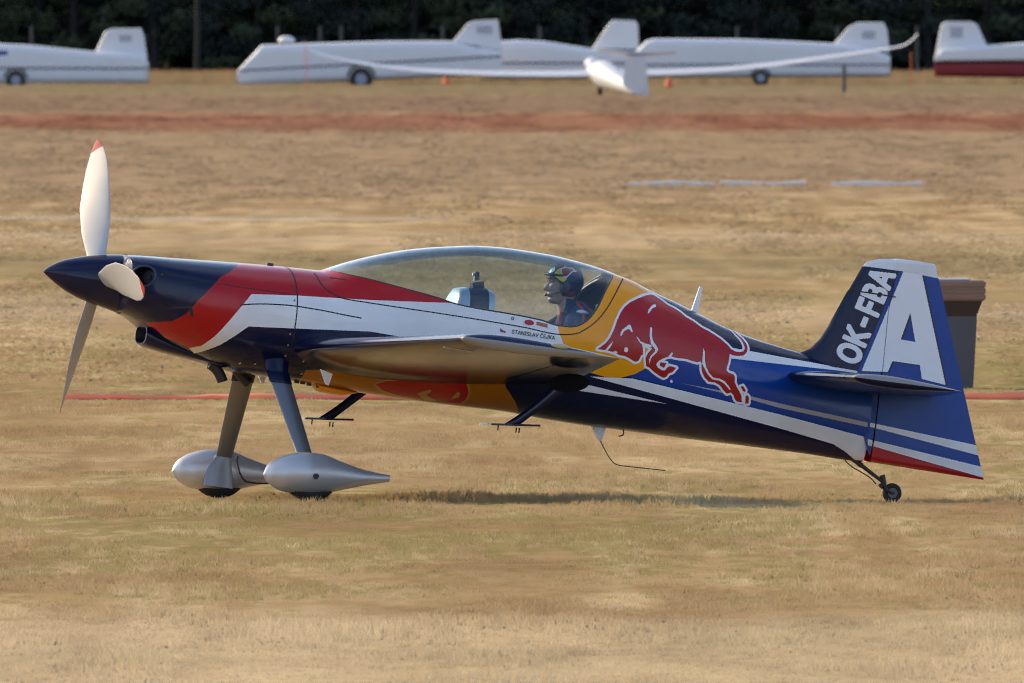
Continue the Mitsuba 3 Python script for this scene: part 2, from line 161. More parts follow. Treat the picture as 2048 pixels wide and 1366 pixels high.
scene['silver_paint'] = {'type': 'twosided', 'bsdf': {'type': 'principled', 'base_color': {'type': 'rgb', 'value': [.52, .53, .55]}, 'roughness': .42, 'metallic': .6, 'clearcoat': .6, 'clearcoat_gloss': .9}}
scene['leg_paint'] = {'type': 'twosided', 'bsdf': {'type': 'principled', 'base_color': {'type': 'rgb', 'value': [.20, .205, .22]}, 'roughness': .33, 'metallic': .55, 'clearcoat': .5, 'clearcoat_gloss': .9}}
scene['scoop_navy'] = matte((.015, .022, .08), .5, specular=.2)
scene['bracket_black'] = matte((.006, .006, .009), .9, specular=.1)
scene['helmet_yellow'] = gloss((.88, .74, .04), .1)
scene['hub_dark'] = matte((.10, .10, .10), .4, metallic=.5)
scene['lip_metal'] = gloss((.05, .06, .12), .06)
scene['dark_metal'] = matte((.03, .03, .032), .45, metallic=.4)
scene['bare_metal'] = matte((.5, .5, .5), .3, metallic=.9)
scene['black_rubber'] = matte((.018, .018, .018), .8)
scene['black_plastic'] = matte((.02, .02, .022), .35)
scene['cockpit_dark'] = matte((.010, .011, .016), .55)
scene['blade_white'] = gloss((.66, .66, .66), .16)
scene['blade_dark'] = matte((.03, .03, .03), .5)
scene['glass'] = {'type': 'thindielectric', 'int_ior': 1.4, 'specular_transmittance': {'type': 'rgb', 'value': [.77, .86, .89]}}
scene['tinted_glass'] = {'type': 'thindielectric', 'int_ior': 1.4, 'specular_transmittance': {'type': 'rgb', 'value': [.26, .42, .55]}}
scene['lamp_glass'] = gloss((.62, .60, .42), .05)


# ---------------------------------------------------------------- helpers
def key(name, parent=None):
    k = (parent + '__' if parent else '') + name
    if k not in scene and not any(x.startswith(k + '__') for x in scene) and k not in labels:
        return k
    i = 1
    while f'{k}_{i:03d}' in scene or f'{k}_{i:03d}' in labels:
        i += 1
    return f'{k}_{i:03d}'


def add(name, mesh, bsdf, parent=None, smooth=35, air=False, **more):
    k = key(name, parent)
    if air:
        if isinstance(mesh, tuple):
            mesh = (W(mesh[0]), mesh[1])
        else:
            mesh = trimesh.Trimesh(W(mesh.vertices), mesh.faces, process=False)
    scene[k] = mikit.ply(mesh, bsdf, smooth=smooth, **more)
    return k


def tag(k, label=None, category=None, group=None, kind=None):
    labels[k] = {a: b for a, b in (('label', label), ('category', category), ('group', group), ('kind', kind)) if b}


def cat(*ms):
    v, f, n = [], [], 0
    for m in ms:
        a, b = (m.vertices, m.faces) if isinstance(m, trimesh.Trimesh) else m
        v.append(np.asarray(a)); f.append(np.asarray(b) + n); n += len(a)
    return trimesh.Trimesh(np.vstack(v), np.vstack(f), process=False)


def loft(rings, caps=True, closed=True):
    rings = np.asarray(rings, float)
    n, m, _ = rings.shape
    v = rings.reshape(-1, 3)
    idx = np.arange(n * m).reshape(n, m)
    if closed:
        a, b, c, d = idx[:-1], np.roll(idx, -1, 1)[:-1], np.roll(idx, -1, 1)[1:], idx[1:]
    else:
        a, b, c, d = idx[:-1, :-1], idx[:-1, 1:], idx[1:, 1:], idx[1:, :-1]
    f = np.vstack([np.stack([a, b, c], -1).reshape(-1, 3), np.stack([a, c, d], -1).reshape(-1, 3)])
    if caps and closed:
        for r, flip in ((0, True), (n - 1, False)):
            v = np.vstack([v, rings[r].mean(0)])
            i = idx[r]; j = np.roll(i, -1)
            t = np.stack([i, j, np.full(m, len(v) - 1)], -1)
            f = np.vstack([f, t[:, ::-1] if flip else t])
    mesh = trimesh.Trimesh(v, f, process=False)
    if mesh.volume < 0:
        mesh.invert()
    return mesh


def tube(path, r, n=8, caps=True):
    path = np.asarray(path, float)
    rr = np.broadcast_to(np.asarray(r, float), (len(path),))
    t = np.gradient(path, axis=0); t /= np.linalg.norm(t, axis=1, keepdims=True)
    ref = np.array([0, 0, 1.0]) if abs(t[:, 2]).max() < .9 else np.array([0, 1.0, 0]) if abs(t[:, 1]).max() < .9 else np.array([1.0, .3, .2])
    a = np.cross(t, ref); a /= np.linalg.norm(a, axis=1, keepdims=True)
    b = np.cross(t, a)
    th = np.arange(n) * 2 * math.pi / n
    return loft(path[:, None] + rr[:, None, None] * (np.cos(th)[None, :, None] * a[:, None] + np.sin(th)[None, :, None] * b[:, None]), caps)


def spline(pts, n):
    pts = np.asarray(pts, float)
    d = np.r_[0, np.cumsum(np.linalg.norm(np.diff(pts, axis=0), axis=1))]
    return PchipInterpolator(d, pts)(np.linspace(0, d[-1], n))


def hullpts(p):
    return trimesh.Trimesh(np.asarray(p, float)).convex_hull if False else trimesh.convex.convex_hull(np.asarray(p, float))


def rbox(c, size, r=.004):
    c, h = np.asarray(c, float), np.asarray(size, float) / 2 - r
    pts = [[sx * (h[0] + (r if k == 0 else 0)), sy * (h[1] + (r if k == 1 else 0)), sz * (h[2] + (r if k == 2 else 0))] for sx in (-1, 1) for sy in (-1, 1) for sz in (-1, 1) for k in range(3)]
    return hullpts(np.array(pts) + c)


def ellipsoid(c, r, sub=3):
    m = trimesh.creation.icosphere(subdivisions=sub)
    m.vertices = m.vertices * np.asarray(r) + np.asarray(c)
    return m


def grid(nu, nv):
    i = np.arange(nu * nv).reshape(nu, nv)
    a, b, c, d = i[:-1, :-1].ravel(), i[:-1, 1:].ravel(), i[1:, 1:].ravel(), i[1:, :-1].ravel()
    return np.vstack([np.stack([a, b, c], 1), np.stack([a, c, d], 1)])


def sdist(p, poly):
    """signed distance (inside positive) of points (n, 2) to a polygon"""
    poly = np.asarray(poly, float)
    best, ins = np.full(len(p), 1e9), np.zeros(len(p), bool)
    for a, b in zip(poly, np.roll(poly, -1, 0)):
        d = b - a
        t = np.clip(((p - a) @ d) / max(d @ d, 1e-18), 0, 1)
        best = np.minimum(best, np.linalg.norm(p - a - t[:, None] * d, axis=1))
        if abs(d[1]) > 1e-12:
            ins ^= ((p[:, 1] < a[1]) != (p[:, 1] < b[1])) & (p[:, 0] < a[0] + d[0] / d[1] * (p[:, 1] - a[1]))
    return np.where(ins, best, -best)


def clip(v, f, phi):
    """the part of a mesh where phi >= 0, cut along the zero line"""
    v, f, phi = np.asarray(v, float), np.asarray(f), np.where(np.abs(phi) < 1e-9, 1e-9, phi)
    pos = phi[f] > 0
    n = pos.sum(1)
    keep = [f[n == 3]]
    nv, verts, edges = len(v), [v], {}
    new = []

    def cut(i, j):
        k = (i, j) if i < j else (j, i)
        if k not in edges:
            t = phi[k[0]] / (phi[k[0]] - phi[k[1]])
            edges[k] = nv + len(new)
            new.append(v[k[0]] * (1 - t) + v[k[1]] * t)
        return edges[k]
    extra = []
    for tri, p in zip(f[(n == 1) | (n == 2)], pos[(n == 1) | (n == 2)]):
        if p.sum() == 1:
            i = int(np.argmax(p)); a, b, c = tri[i], tri[(i + 1) % 3], tri[(i + 2) % 3]
            extra.append([a, cut(a, b), cut(a, c)])
        else:
            i = int(np.argmin(p)); a, b, c = tri[i], tri[(i + 1) % 3], tri[(i + 2) % 3]
            x, y = cut(a, b), cut(a, c)
            extra += [[x, b, c], [x, c, y]]
    vv = np.vstack([v] + ([np.array(new)] if new else []))
    ff = np.vstack([keep[0]] + ([np.array(extra)] if extra else []))
    used, inv = np.unique(ff, return_inverse=True)
    return trimesh.Trimesh(vv[used], inv.reshape(ff.shape), process=False)


def polys(g):
    return [p for p in getattr(g, 'geoms', [g]) if p.geom_type == 'Polygon' and p.area > 1e-8]


def flat(g, size):
    """triangulates a shapely region finely: (points (n, 2), faces)"""
    vs, fs, n = [], [], 0
    for p in polys(g):
        v, f = trimesh.creation.triangulate_polygon(p, engine='earcut')
        v3, f = trimesh.remesh.subdivide_to_size(np.c_[v, np.zeros(len(v))], f, size, max_iter=14)
        m = trimesh.Trimesh(v3, f); m.merge_vertices()
        vs.append(m.vertices[:, :2]); fs.append(m.faces + n); n += len(m.vertices)
    return np.vstack(vs), np.vstack(fs)


def text2d(text, bold=True):
    m = meshkit.text_mesh(text, 1.0, .01, bold)
    k = m.face_normals[:, 2] > .9
    t = trimesh.Trimesh(m.vertices, m.faces[k]); t.remove_unreferenced_vertices()
    v = t.vertices[:, :2] - [t.vertices[:, 0].min(), 0]
    return v, t.faces


def pc(t):
    t = sorted(t)
    return PchipInterpolator([a for a, b in t], [b for a, b in t], extrapolate=True)


# ---------------------------------------------------------------- ground
TAILP = W([TAIL_WHEEL[0], 0, TAIL_WHEEL[1]])


def ground_z(x, y):
    near = np.exp(-((x - TAILP[0]) ** 2 + (y - TAILP[1]) ** 2) / (2 * 1.0 ** 2))
    roll = (meshkit.fbm(np.stack([x / 3.0, y / 6.0, np.zeros_like(x)], -1), 3, 5) - .5) * .05 * np.exp(-np.maximum(0, np.abs(y - 20) - 150) / 40.0)
    calm = 1 - np.exp(-((x + 0.3) ** 2 / 9 + y ** 2 / 9))
    return -.036 * near + roll * calm


gx = np.unique(np.r_[-9000, -4000, -1500, -500, -150, -60, np.arange(-24, 24.1, .4), np.arange(-4, 5, .15), 60, 150, 500, 1500, 4000, 9000])
gy = np.unique(np.r_[-4000, -1500, -700, -400, -330, np.arange(-280, 300, 2.0), np.arange(-6, 6, .3), 320, 360, 420, 500, 700, 1000, 1400, 1700, 2200, 3000, 5000, 9000])
GX, GY = np.meshgrid(gx, gy, indexing='ij')
gv = np.stack([GX, GY, ground_z(GX, GY)], -1).reshape(-1, 3)


def mix_f(a, b, t):
    return a * (1 - t) + b * t


def ground_col(p, n, uv):
    x, y = p.x, p.y
    d = y + 300.0
    k = 300.0 / dr.maximum(d, 60.0)
    big = fbm(x * .22 + 5, y * .035, 1.0, 3)
    mid = .6 * fbm(x * 1.6, y * .16 + 9, 4.0, 3) + .4 * fbm(x * 3.2, y * .045, 4.0, 3)
    fine = fbm(x * 9.0, y * .9, 7.0, 3)
    tan, straw, olive, rust = (.310, .215, .108), (.405, .300, .165), (.185, .150, .055), (.250, .140, .075)
    c = mix(tan, straw, smoothstep(.42, .66, mid))
    green = smoothstep(.44, .62, big * .30 + mid * .30 + fine * .40) * smoothstep(480., 120., y)
    c = mix(c, olive, .80 * green)
    c = mix(c, rust, .40 * smoothstep(.50, .70, fbm(x * .9 + 31, y * .22, 2.0, 3)))
    # bands of drier and browner growth across the field
    w = (fbm(x * .15, y * .02, 8.0, 2) - .5) * 60
    c = mix(c, (.255, .180, .112), smoothstep(330, 520, y + w) * .8 * (1 - smoothstep(900, 1000, y)) + 0.0)
    c = mix(c, (.36, .265, .16), .8 * dr.exp(-dr.square((y + .3 * w - 175) / 26.0)))
    c = mix(c, (.21, .168, .088), .7 * dr.exp(-dr.square((y + .3 * w - 262) / 30.0)))
    c = mix(c, (.38, .285, .175), .6 * dr.exp(-dr.square((y + .3 * w - 318) / 22.0)))
    hw = w + (noise(x * .9, y * .012, 6.) - .5) * 70
    heather = smoothstep(770, 835, y + .5 * hw) * (1 - smoothstep(925, 1000, y + .5 * hw))
    c = mix(c, mix((.190, .082, .050), (.235, .115, .072), smoothstep(.4, .6, fbm(x * .7, y * .02, 3., 2))), .92 * heather)
    c = mix(c, (.19, .125, .085), .85 * smoothstep(950, 990, y) * (1 - smoothstep(1150, 1200, y)))
    c = mix(c, (.180, .138, .078), .85 * smoothstep(1150, 1210, y) * (1 - smoothstep(1390, 1420, y)))
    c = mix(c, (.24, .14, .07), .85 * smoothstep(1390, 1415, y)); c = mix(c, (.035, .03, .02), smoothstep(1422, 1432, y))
    # a pale worn track
    track = dr.exp(-dr.square((y - 372 - 8 * (noise(x * .4, 3.) - .5)) / 5.0)) * smoothstep(1.0, -2.0, x)
    c = mix(c, (.40, .34, .26), .7 * track)
    c = mix(c, (.45, .345, .205), .7 * smoothstep(-52., -64., y + 6 * (noise(x * .8, 5.) - .5)))
    near = smoothstep(120., -20., y)
    lumps = fbm(x * .9 + 7, y * .11, 5.0, 3) * .6 + .4 * mix_f(.5 * noise(x * 3.0, y * .05, 2.0) + .5 * noise(x * 4.0, y * .10, 6.0), fbm(x * 4.0, y * .55, 2.0, 3), near)
    return c * (.42 + .34 * fine + .30 * mid + .70 * lumps)


scene['ground_grass'] = {'type': 'twosided', 'bsdf': {'type': 'diffuse', 'reflectance': mikit.proc(ground_col)}}
add('ground', (gv, grid(len(gx), len(gy))[:, ::-1]), 'ground_grass', smooth=True)
tag('ground', kind='structure')
rng = np.random.default_rng(7)


def turf(x, y):
    """the colour of the field at these points, for the blades that grow there"""
    c = ground_col(mi.Point3f(mi.Float(x), mi.Float(y), mi.Float(0 * x)), None, None)
    return np.stack([np.array(c.x), np.array(c.y), np.array(c.z)], -1)


def grass(name, x, y, h, label, wid=.006, blades=4, lean=.5, spread=.035, tint=(1, 1, 1), jitter=.16):
    n = len(x)
    col = turf(x, y) * np.asarray(tint) * rng.uniform(1 - jitter, 1 + jitter * .7, (n, 1))
    x, y, h = (np.repeat(a, blades) for a in (x, y, h)); col = np.repeat(col, blades, 0)
    N = n * blades
    r = spread * rng.uniform(0, 1, N) ** .5; a = rng.uniform(0, 2 * np.pi, N)
    bx, by = x + r * np.cos(a), y + r * np.sin(a)
    h = h * rng.uniform(.5, 1.2, N)
    bz = ground_z(bx, by) - .004
    la = rng.uniform(0, 2 * np.pi, N); ll = h * lean * rng.uniform(.2, 1.4, N)
    w = wid * rng.uniform(.6, 1.3, N); wa = rng.uniform(0, np.pi, N)
    v = np.stack([np.stack([bx - w * np.cos(wa), by - w * np.sin(wa), bz], -1), np.stack([bx + w * np.cos(wa), by + w * np.sin(wa), bz], -1), np.stack([bx + ll * np.cos(la), by + ll * np.sin(la), bz + h], -1)], 1)
    c = col * rng.uniform(.90, 1.08, (N, 1))
    up = np.tile([0, -.02, 1.0], (3 * N, 1))       # blades shade like the turf they make up
    path = meshkit.write_ply((v.reshape(-1, 3), np.arange(3 * N).reshape(-1, 3)), False, None, np.clip(np.repeat(c, 3, 0), 0, .9), normals=up / np.linalg.norm(up, axis=1, keepdims=True))
    scene[name] = {'type': 'ply', 'filename': path, 'face_normals': False, 'bsdf': {'type': 'ref', 'id': 'grass_blade'}}
    tag(name, label, 'grass', kind='stuff')


scene['grass_blade'] = {'type': 'twosided', 'bsdf': {'type': 'diffuse', 'reflectance': {'type': 'mesh_attribute', 'name': 'vertex_color'}}}
n = 130000
x, y = rng.uniform(-4.6, 4.6, n), rng.uniform(-86, 115, n)
tuft = meshkit.fbm(np.stack([x * 1.5, y * .25, 0 * x], -1), 3, 9)
h = (.010 + .030 * np.clip((tuft - .35) / .35, 0, 1)) * np.where(y < -55, 1.5, 1.0) * (1 + 1.1 * np.exp(-(y + 2) ** 2 / 18)) * np.clip((118 - y) / 60, .2, 1)
grass('grass', x, y, h, 'short dry straw coloured grass with greenish patches covering the airfield', wid=.007)
n = 42000
d = 1 / rng.uniform(1 / 1480.0, 1 / 390.0, n); y = d - 300
x = rng.uniform(-1, 1, n) * (3.9 * d / 300)
keep = meshkit.fbm(np.stack([x * .8, y * .02, 0 * x], -1), 3, 5) > .42
x, y, d = x[keep], y[keep], d[keep]
grass('field_grass', x, y, (.018 + .035 * rng.uniform(0, 1, len(x)) ** 2) * (d / 500) ** .5, 'scattered low tufts of dry grass over the far field', wid=.05, blades=4, spread=.16, jitter=.20)
n = 9000
grass('tall_grass', rng.uniform(-26, 26, n), rng.uniform(1352, 1420, n), np.full(n, .45), 'rusty dry tall grass along the foot of the forest', wid=.03, blades=4, tint=(1.0, .92, .85))

# ---------------------------------------------------------------- the aerobatic plane
P = 'aerobatic_plane'
tag(P, 'dark blue, red, white and yellow single-seat propeller aerobatic plane taxiing on the dry grass', 'airplane')
ft, fb, fm, fw = pc(HULL_TOP), pc(HULL_BOT), pc(HULL_MID), pc(HULL_WID)


def n_top(s):
    return 2.15 + 1.3 * np.clip((s - .25) / 1.0, 0, 1) ** 1.5      # square shoulders over the engine


def hull_l(s, u):
    m = fm(s); h = np.where(u > m, ft(s) - m, m - fb(s)); n = np.where(u > m, n_top(s), 2.4)
    return fw(s) * (1 - np.clip(np.abs(u - m) / h, 0, 1) ** n) ** (1 / n)


def hull_ring(s, m=96, inset=0.):
    th = np.linspace(0, 2 * np.pi, m, endpoint=False)          # 0 = left waist, pi/2 = top
    c, sn = np.cos(th), np.sin(th)
    n = np.where(sn > 0, n_top(s), 2.4)
    l = (fw(s) - inset) * np.sign(c) * np.abs(c) ** (2 / n)
    h = np.where(sn > 0, ft(s) - fm(s) - inset, fm(s) - fb(s) - inset)
    return np.stack([np.full(m, s), l, fm(s) + h * np.sign(sn) * np.abs(sn) ** (2 / n)], -1)


S_NOSE, S_TAIL = HULL_TOP[0][0], HULL_TOP[-1][0] + .004
S_COWL = SEAM_COWL[2][0]
sill = np.array(GLASS)
glass_poly = [tuple(sill[0])] + [tuple(q) for q in sill[1:]] + [(sill[-1][0], 3.0), (sill[0][0], 3.0)]


def hull(s0, s1, n, inset=0., m=96):
    return [hull_ring(s, m, inset) for s in np.linspace(s0, s1, n)]


# rounded cowl front: rings shrink to the spinner back plate
front = hull_ring(S_NOSE)
mid = np.array([S_NOSE, 0, fm(S_NOSE)])
spin_c = np.array([S_NOSE, 0, (SPINNER[-1][0][1] + SPINNER[-1][1][1]) / 2])
nose = []
for t in np.linspace(0, 1, 6):
    k = .62 + .38 * math.sin(t * math.pi / 2)
    nose.append((front - mid) * [1, k, k] + mid * (1) + (spin_c - mid) * (1 - t) * [0, 0, 1] + [.02 + .035 * (1 - math.cos((1 - t) * math.pi / 2)) - .02, 0, 0])
cowl = loft(np.array(nose + hull(S_NOSE, S_COWL + .004, 60, m=96)[1:]), caps=False)
# the cooling inlets are real openings in the cheeks, facing forward and outward
cowl = trimesh.Trimesh(*trimesh.remesh.subdivide_to_size(cowl.vertices, cowl.faces, .022), process=False); cowl.merge_vertices()
solid = cowl.copy()
inlets = {}
for sd in (1, -1):
    d_ = np.array([math.cos(.80), sd * math.sin(.80), .02])
    e1 = np.array([-math.sin(.80), sd * math.cos(.80), 0]); e2 = np.cross(d_, e1)
    inlets[sd] = (np.array([INLET[0], sd * .33, INLET[1]]), d_, e1, e2)


def inlet_phi(v):
    phi = np.full(len(v), 9.0)
    for sd, (c, d_, e1, e2) in inlets.items():
        q = v - c
        e = np.sqrt((q @ e1 / .080) ** 2 + (q @ e2 / .068) ** 2) - 1
        phi = np.minimum(phi, np.where((np.abs(q @ d_) < .25) & (v[:, 1] * sd > 0), e * .05, 9.0))
    return phi


cowl = clip(cowl.vertices, cowl.faces, inlet_phi(cowl.vertices))
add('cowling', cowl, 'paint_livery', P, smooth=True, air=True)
CW = P + '__cowling'
th = np.linspace(0, 2 * np.pi, 32, endpoint=False)
for sd, (c, d_, e1, e2) in inlets.items():
    base = c + .080 * np.cos(th)[:, None] * e1 + .068 * np.sin(th)[:, None] * e2
    loc, ri, _ = solid.ray.intersects_location(base + d_ * .4, np.tile(-d_, (32, 1)), multiple_hits=False)
    dist = np.full(32, .4); dist[ri] = np.linalg.norm(loc - (base + d_ * .4)[ri], axis=1)
    ring = base + d_ * (.4 - dist)[:, None]
    add('inlet_lip', tube(np.vstack([ring, ring[:1]]), .0085, 8, caps=False), 'lip_metal', CW, smooth=True, air=True)
    dep = ((ring - c) @ d_).min() - .10
    back = base + d_ * dep
    add('inlet_duct', cat(loft(np.array([ring, back]), caps=False), loft(np.array([back, np.tile(c + d_ * dep, (32, 1))]), caps=False)), 'cockpit_dark', CW, smooth=False, air=True)
    q0 = c + d_ * (dep + .045)
    add('engine_cylinder', cat(*[tube([q0 - d_ * .012 * i, q0 - d_ * (.012 * i + .006)], [.046 - .0 * i, .046], 16) for i in range(4)], tube([q0, q0 + d_ * .012], .018, 12)), 'dark_metal', CW, smooth=False, air=True)
# fuselage skin, cut at the canopy sill
fus = loft(np.array(hull(S_COWL - .004, S_TAIL, 330, m=160)), caps=False)
phi = sdist(fus.vertices[:, [0, 2]], glass_poly)
skin = clip(fus.vertices, fus.faces, -phi)
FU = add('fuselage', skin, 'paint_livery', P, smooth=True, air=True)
glass = clip(fus.vertices, fus.faces, phi)
s_ = glass.vertices[:, 0]
band = ft(s_) - .066 * np.clip(np.minimum(s_ - sill[-1][0], sill[0][0] - s_) / .35, .12, 1) - glass.vertices[:, 2]
CA = add('canopy', clip(glass.vertices, glass.faces, band), 'glass', P, smooth=True, air=True)
k = add('tinted_top', clip(glass.vertices, glass.faces, -band), 'tinted_glass', CA, smooth=True, air=True)
labels[k] = {'label': 'blue tinted strip along the top of the canopy'}
labels[CA] = {'label': 'clear bubble canopy with a thin dark frame'}
liner = loft(np.array(hull(.75, -2.95, 120, .014, m=120)), caps=True)
lphi = sdist(liner.vertices[:, [0, 2]], glass_poly)
add('cockpit_lining', clip(liner.vertices, liner.faces, -lphi - .004), 'cockpit_dark', P, smooth=True, air=True)


def on_hull(su, off, side=1):
    su = np.asarray(su, float)
    s, u = su[:, 0], np.clip(su[:, 1], fb(su[:, 0]) + 1e-4, ft(su[:, 0]) - 1e-4)
    l = hull_l(s, u)
    e = 2e-3
    # outward direction in the (l, u) plane of the section
    m = fm(s); h = np.where(u > m, ft(s) - m, m - fb(s)); n = np.where(u > m, n_top(s), 2.4)
    gl = n * np.maximum(l / fw(s), 1e-6) ** (n - 1) / fw(s); gu = n * (np.abs(u - m) / h) ** (n - 1) / h * np.sign(u - m)
    g = np.stack([gl, gu], -1); g /= np.linalg.norm(g, axis=1, keepdims=True)
    return np.stack([s, side * (l + off * g[:, 0]), u + off * g[:, 1]], -1)


def decal(name, region, bsdf, off=.0015, size=.014, parent=FU, surf=on_hull):
    v, f = flat(region, size)
    m = trimesh.Trimesh(surf(v, off), f, process=False)
    if (m.face_normals[:, 1] * m.area_faces).sum() < 0:
        m.invert()
    return add(name, m, bsdf, parent, smooth=True, air=True)


def lettering(name, text, tri, bsdf, off, parent, surf, bold=True, size=.012, fat=0.):
    v, f = text2d(text, bold)
    if fat:
        v, f = flat(shapely.union_all([Polygon(v[q]) for q in f]).buffer(fat, join_style='mitre'), .25)
        v = v - [v[:, 0].min(), 0]
    o, ex, up = (np.array(q) for q in tri)
    su = o + v[:, :1] / v[:, 0].max() * (ex - o) + v[:, 1:] * (up - o)
    v3, f = trimesh.remesh.subdivide_to_size(np.c_[su, np.zeros(len(su))], f, size, max_iter=12)
    m = trimesh.Trimesh(surf(v3[:, :2], off), f); m.merge_vertices()
    if (m.face_normals[:, 1] * m.area_faces).sum() < 0:
        m.invert()
    return add(name, m, bsdf, parent, smooth=True, air=True)


body = Polygon(BULL_BODY).buffer(0)
bits = [Polygon(q).buffer(0) for q in BULL_BITS]
red = shapely.union_all([body] + bits)
white = [Polygon(q).buffer(0) for q in BULL_WHITE]
decal('emblem_outline', red.buffer(.0145, join_style='round').union(shapely.Point(BULL_DOT).buffer(.010)), 'decal_white', .0015)
decal('emblem', red.difference(shapely.union_all(white).buffer(.0005)).buffer(-.001), 'decal_red', .0030)
labels[FU + '__emblem'] = {'label': 'red charging bull painted on the rear fuselage'}
for g in polys(shapely.union_all(white)):
    decal('emblem_highlight', g, 'decal_white', .0040)
face = Polygon(BELLY_FACE).buffer(.01).buffer(-.01)
decal('belly_emblem_outline', face.buffer(.014), 'paint_cream', .0015)
decal('belly_emblem', face, 'decal_red', .0030)
for q in BELLY_EYES:
    decal('belly_emblem_eye', Polygon(q).buffer(.004), 'paint_cream', .0042)
for nm, line, w in (('canopy_seam', SEAM_CANOPY, .0036), ('cowl_seam', [(S_COWL, float(fb(S_COWL)) + .03), (S_COWL, float(fm(S_COWL))), (S_COWL, float(ft(S_COWL)) - .004)], .0034)):
    decal(nm, LineString(spline(line, 60)).buffer(w, cap_style='flat'), 'seam_black', .0020, .02)
decal('panel_seam', LineString(SEAM_SIDE).buffer(.0022), 'seam_black', .0020, .02, CW)
decal('crease_shade', LineString(spline(CREASE, 30)).buffer(.004), 'seam_black', .0012, .02)  # dark line painted where the fold in the skin shades
decal('air_vent', Polygon(VENT).buffer(0), 'seam_black', .002, .02)
decal('recess_shade', Polygon(COWL_NOTCH).buffer(0), 'seam_black', .002, .02, CW)  # flat dark patch painting the shade inside the small intake
lettering('name_lettering', 'STANISLAV ČEJKA', NAME_TEXT, 'decal_navy', .0022, FU, on_hull)
fl = np.array(FLAG)
decal('flag', Polygon([fl[0], (fl[0] + fl[3]) / 2 + [0, 0], fl[1], fl[0]]).convex_hull.union(Polygon(FLAG)).buffer(0), 'decal_white', .0020)
decal('flag_red', Polygon([(fl[0] + fl[3]) / 2, (fl[1] + fl[2]) / 2, fl[2], fl[3]]), 'decal_red', .0030)
decal('flag_blue', Polygon([fl[0], fl[0] * .25 + fl[3] * .25 + (fl[1] + fl[2]) * .25, fl[3]]), 'paint_blue', .0040)
decal('canopy_handle', shapely.affinity.scale(shapely.Point(HANDLE).buffer(.017, 8), 2.0, 1.0), 'decal_red', .006)
decal('warning_label', Polygon(WARN), 'decal_red', .0022)
ws = np.array(WARN)
for t in (.3, .52, .74):
    a, b = ws[0] * (1 - t) + ws[3] * t, ws[1] * (1 - t) + ws[2] * t
    decal('warning_text', LineString([a * .94 + b * .06, a * .08 + b * .92]).buffer(.0016, cap_style='flat'), 'paint_cream', .0032, .05)
decal('canopy_lock', shapely.Point(KEYHOLE).buffer(.011).difference(shapely.Point(KEYHOLE).buffer(.006)), 'dark_metal', .003)
# screws along the cowl seam
for c_ in SCREWS:
    decal('screw', shapely.Point(c_).buffer(.0062), 'hub_dark' if c_[1] > 1.25 else 'bare_metal', .0035, .02)
# canopy frame: dark seals along the sill on both sides
for sd in (1, -1):
    pts = on_hull(spline(sill, 90), -.006, sd)
    add('canopy_frame', tube(pts, .0075, 8), 'black_plastic', CA, smooth=True, air=True)
rear = on_hull(spline(sill[-6:], 30), -.035, -1)
add('canopy_frame', tube(rear, .018, 8), 'black_plastic', CA, smooth=True, air=True)

# spinner and propeller
ax = [((np.array(a) + np.array(b)) / 2, np.linalg.norm(np.array(a) - np.array(b)) / 2) for a, b in SPINNER]
cs = pc([(a[0], a[1]) for a, r in ax]); rs = pc([(a[0], r) for a, r in ax])
th = np.linspace(0, 2 * np.pi, 64, endpoint=False)
st = np.r_[ax[-1][0][0] - .004, np.linspace(ax[-1][0][0], ax[0][0][0], 40)]
add('spinner', loft([np.stack([np.full(64, s), (r_ := max(.003, float(rs(s)))) * np.cos(th), cs(s) + r_ * np.sin(th)], -1) for s in st]), 'paint_navy', P, smooth=True, air=True)
rb = ax[-1][1]
add('spinner_gap', tube([(ax[-1][0][0] - .004, rb * .995 * math.cos(q), ax[-1][0][1] + rb * .995 * math.sin(q)) for q in np.linspace(0, 2 * np.pi, 49)], .0055, 6, caps=False), 'seam_black', P + '__spinner', smooth=True, air=True)
HUB = np.array([1.43, 0, float(cs(1.43))])
RTIP = 1.055


def blade(a):
    d = np.array([0, math.sin(a), math.cos(a)]); tn = np.array([0, math.cos(a), -math.sin(a)]); fw_ = np.array([1.0, 0, 0])
    rr = np.linspace(.13, RTIP, 40)
    ch = 1.12 * np.interp(rr, [.13, .22, .40, .60, .75, .88, .97, 1.03, RTIP], [.105, .135, .205, .235, .225, .185, .125, .06, .012])
    be = np.radians(np.interp(rr, [.13, .4, .75, RTIP], [52, 38, 27, 21]))
    off = np.interp(rr, [.13, .6, 1.055], [0, 0, .055])
    tk = np.interp(rr, [.13, .3, .7, RTIP], [.05, .026, .014, .004])
    q = np.linspace(0, 2 * np.pi, 24, endpoint=False)
    rings = []
    for r, c, b, o, t in zip(rr, ch, be, off, tk):
        cd = math.cos(b) * tn - math.sin(b) * fw_
        nd = math.sin(b) * tn + math.cos(b) * fw_
        x = c * (.5 * np.cos(q)) + o; z = t * .5 * np.sin(q) * (1 + .3 * np.cos(q))
        rings.append(HUB + d * r + x[:, None] * cd + z[:, None] * nd)
    return np.array(rings)


for a in (-30, 90, 210):
    rg = blade(math.radians(a))
    k = add('propeller_blade', loft(rg[:37]), 'blade_white', P, smooth=50, air=True)
    add('red_tip', loft(rg[36:]), 'decal_red', k, smooth=50, air=True)

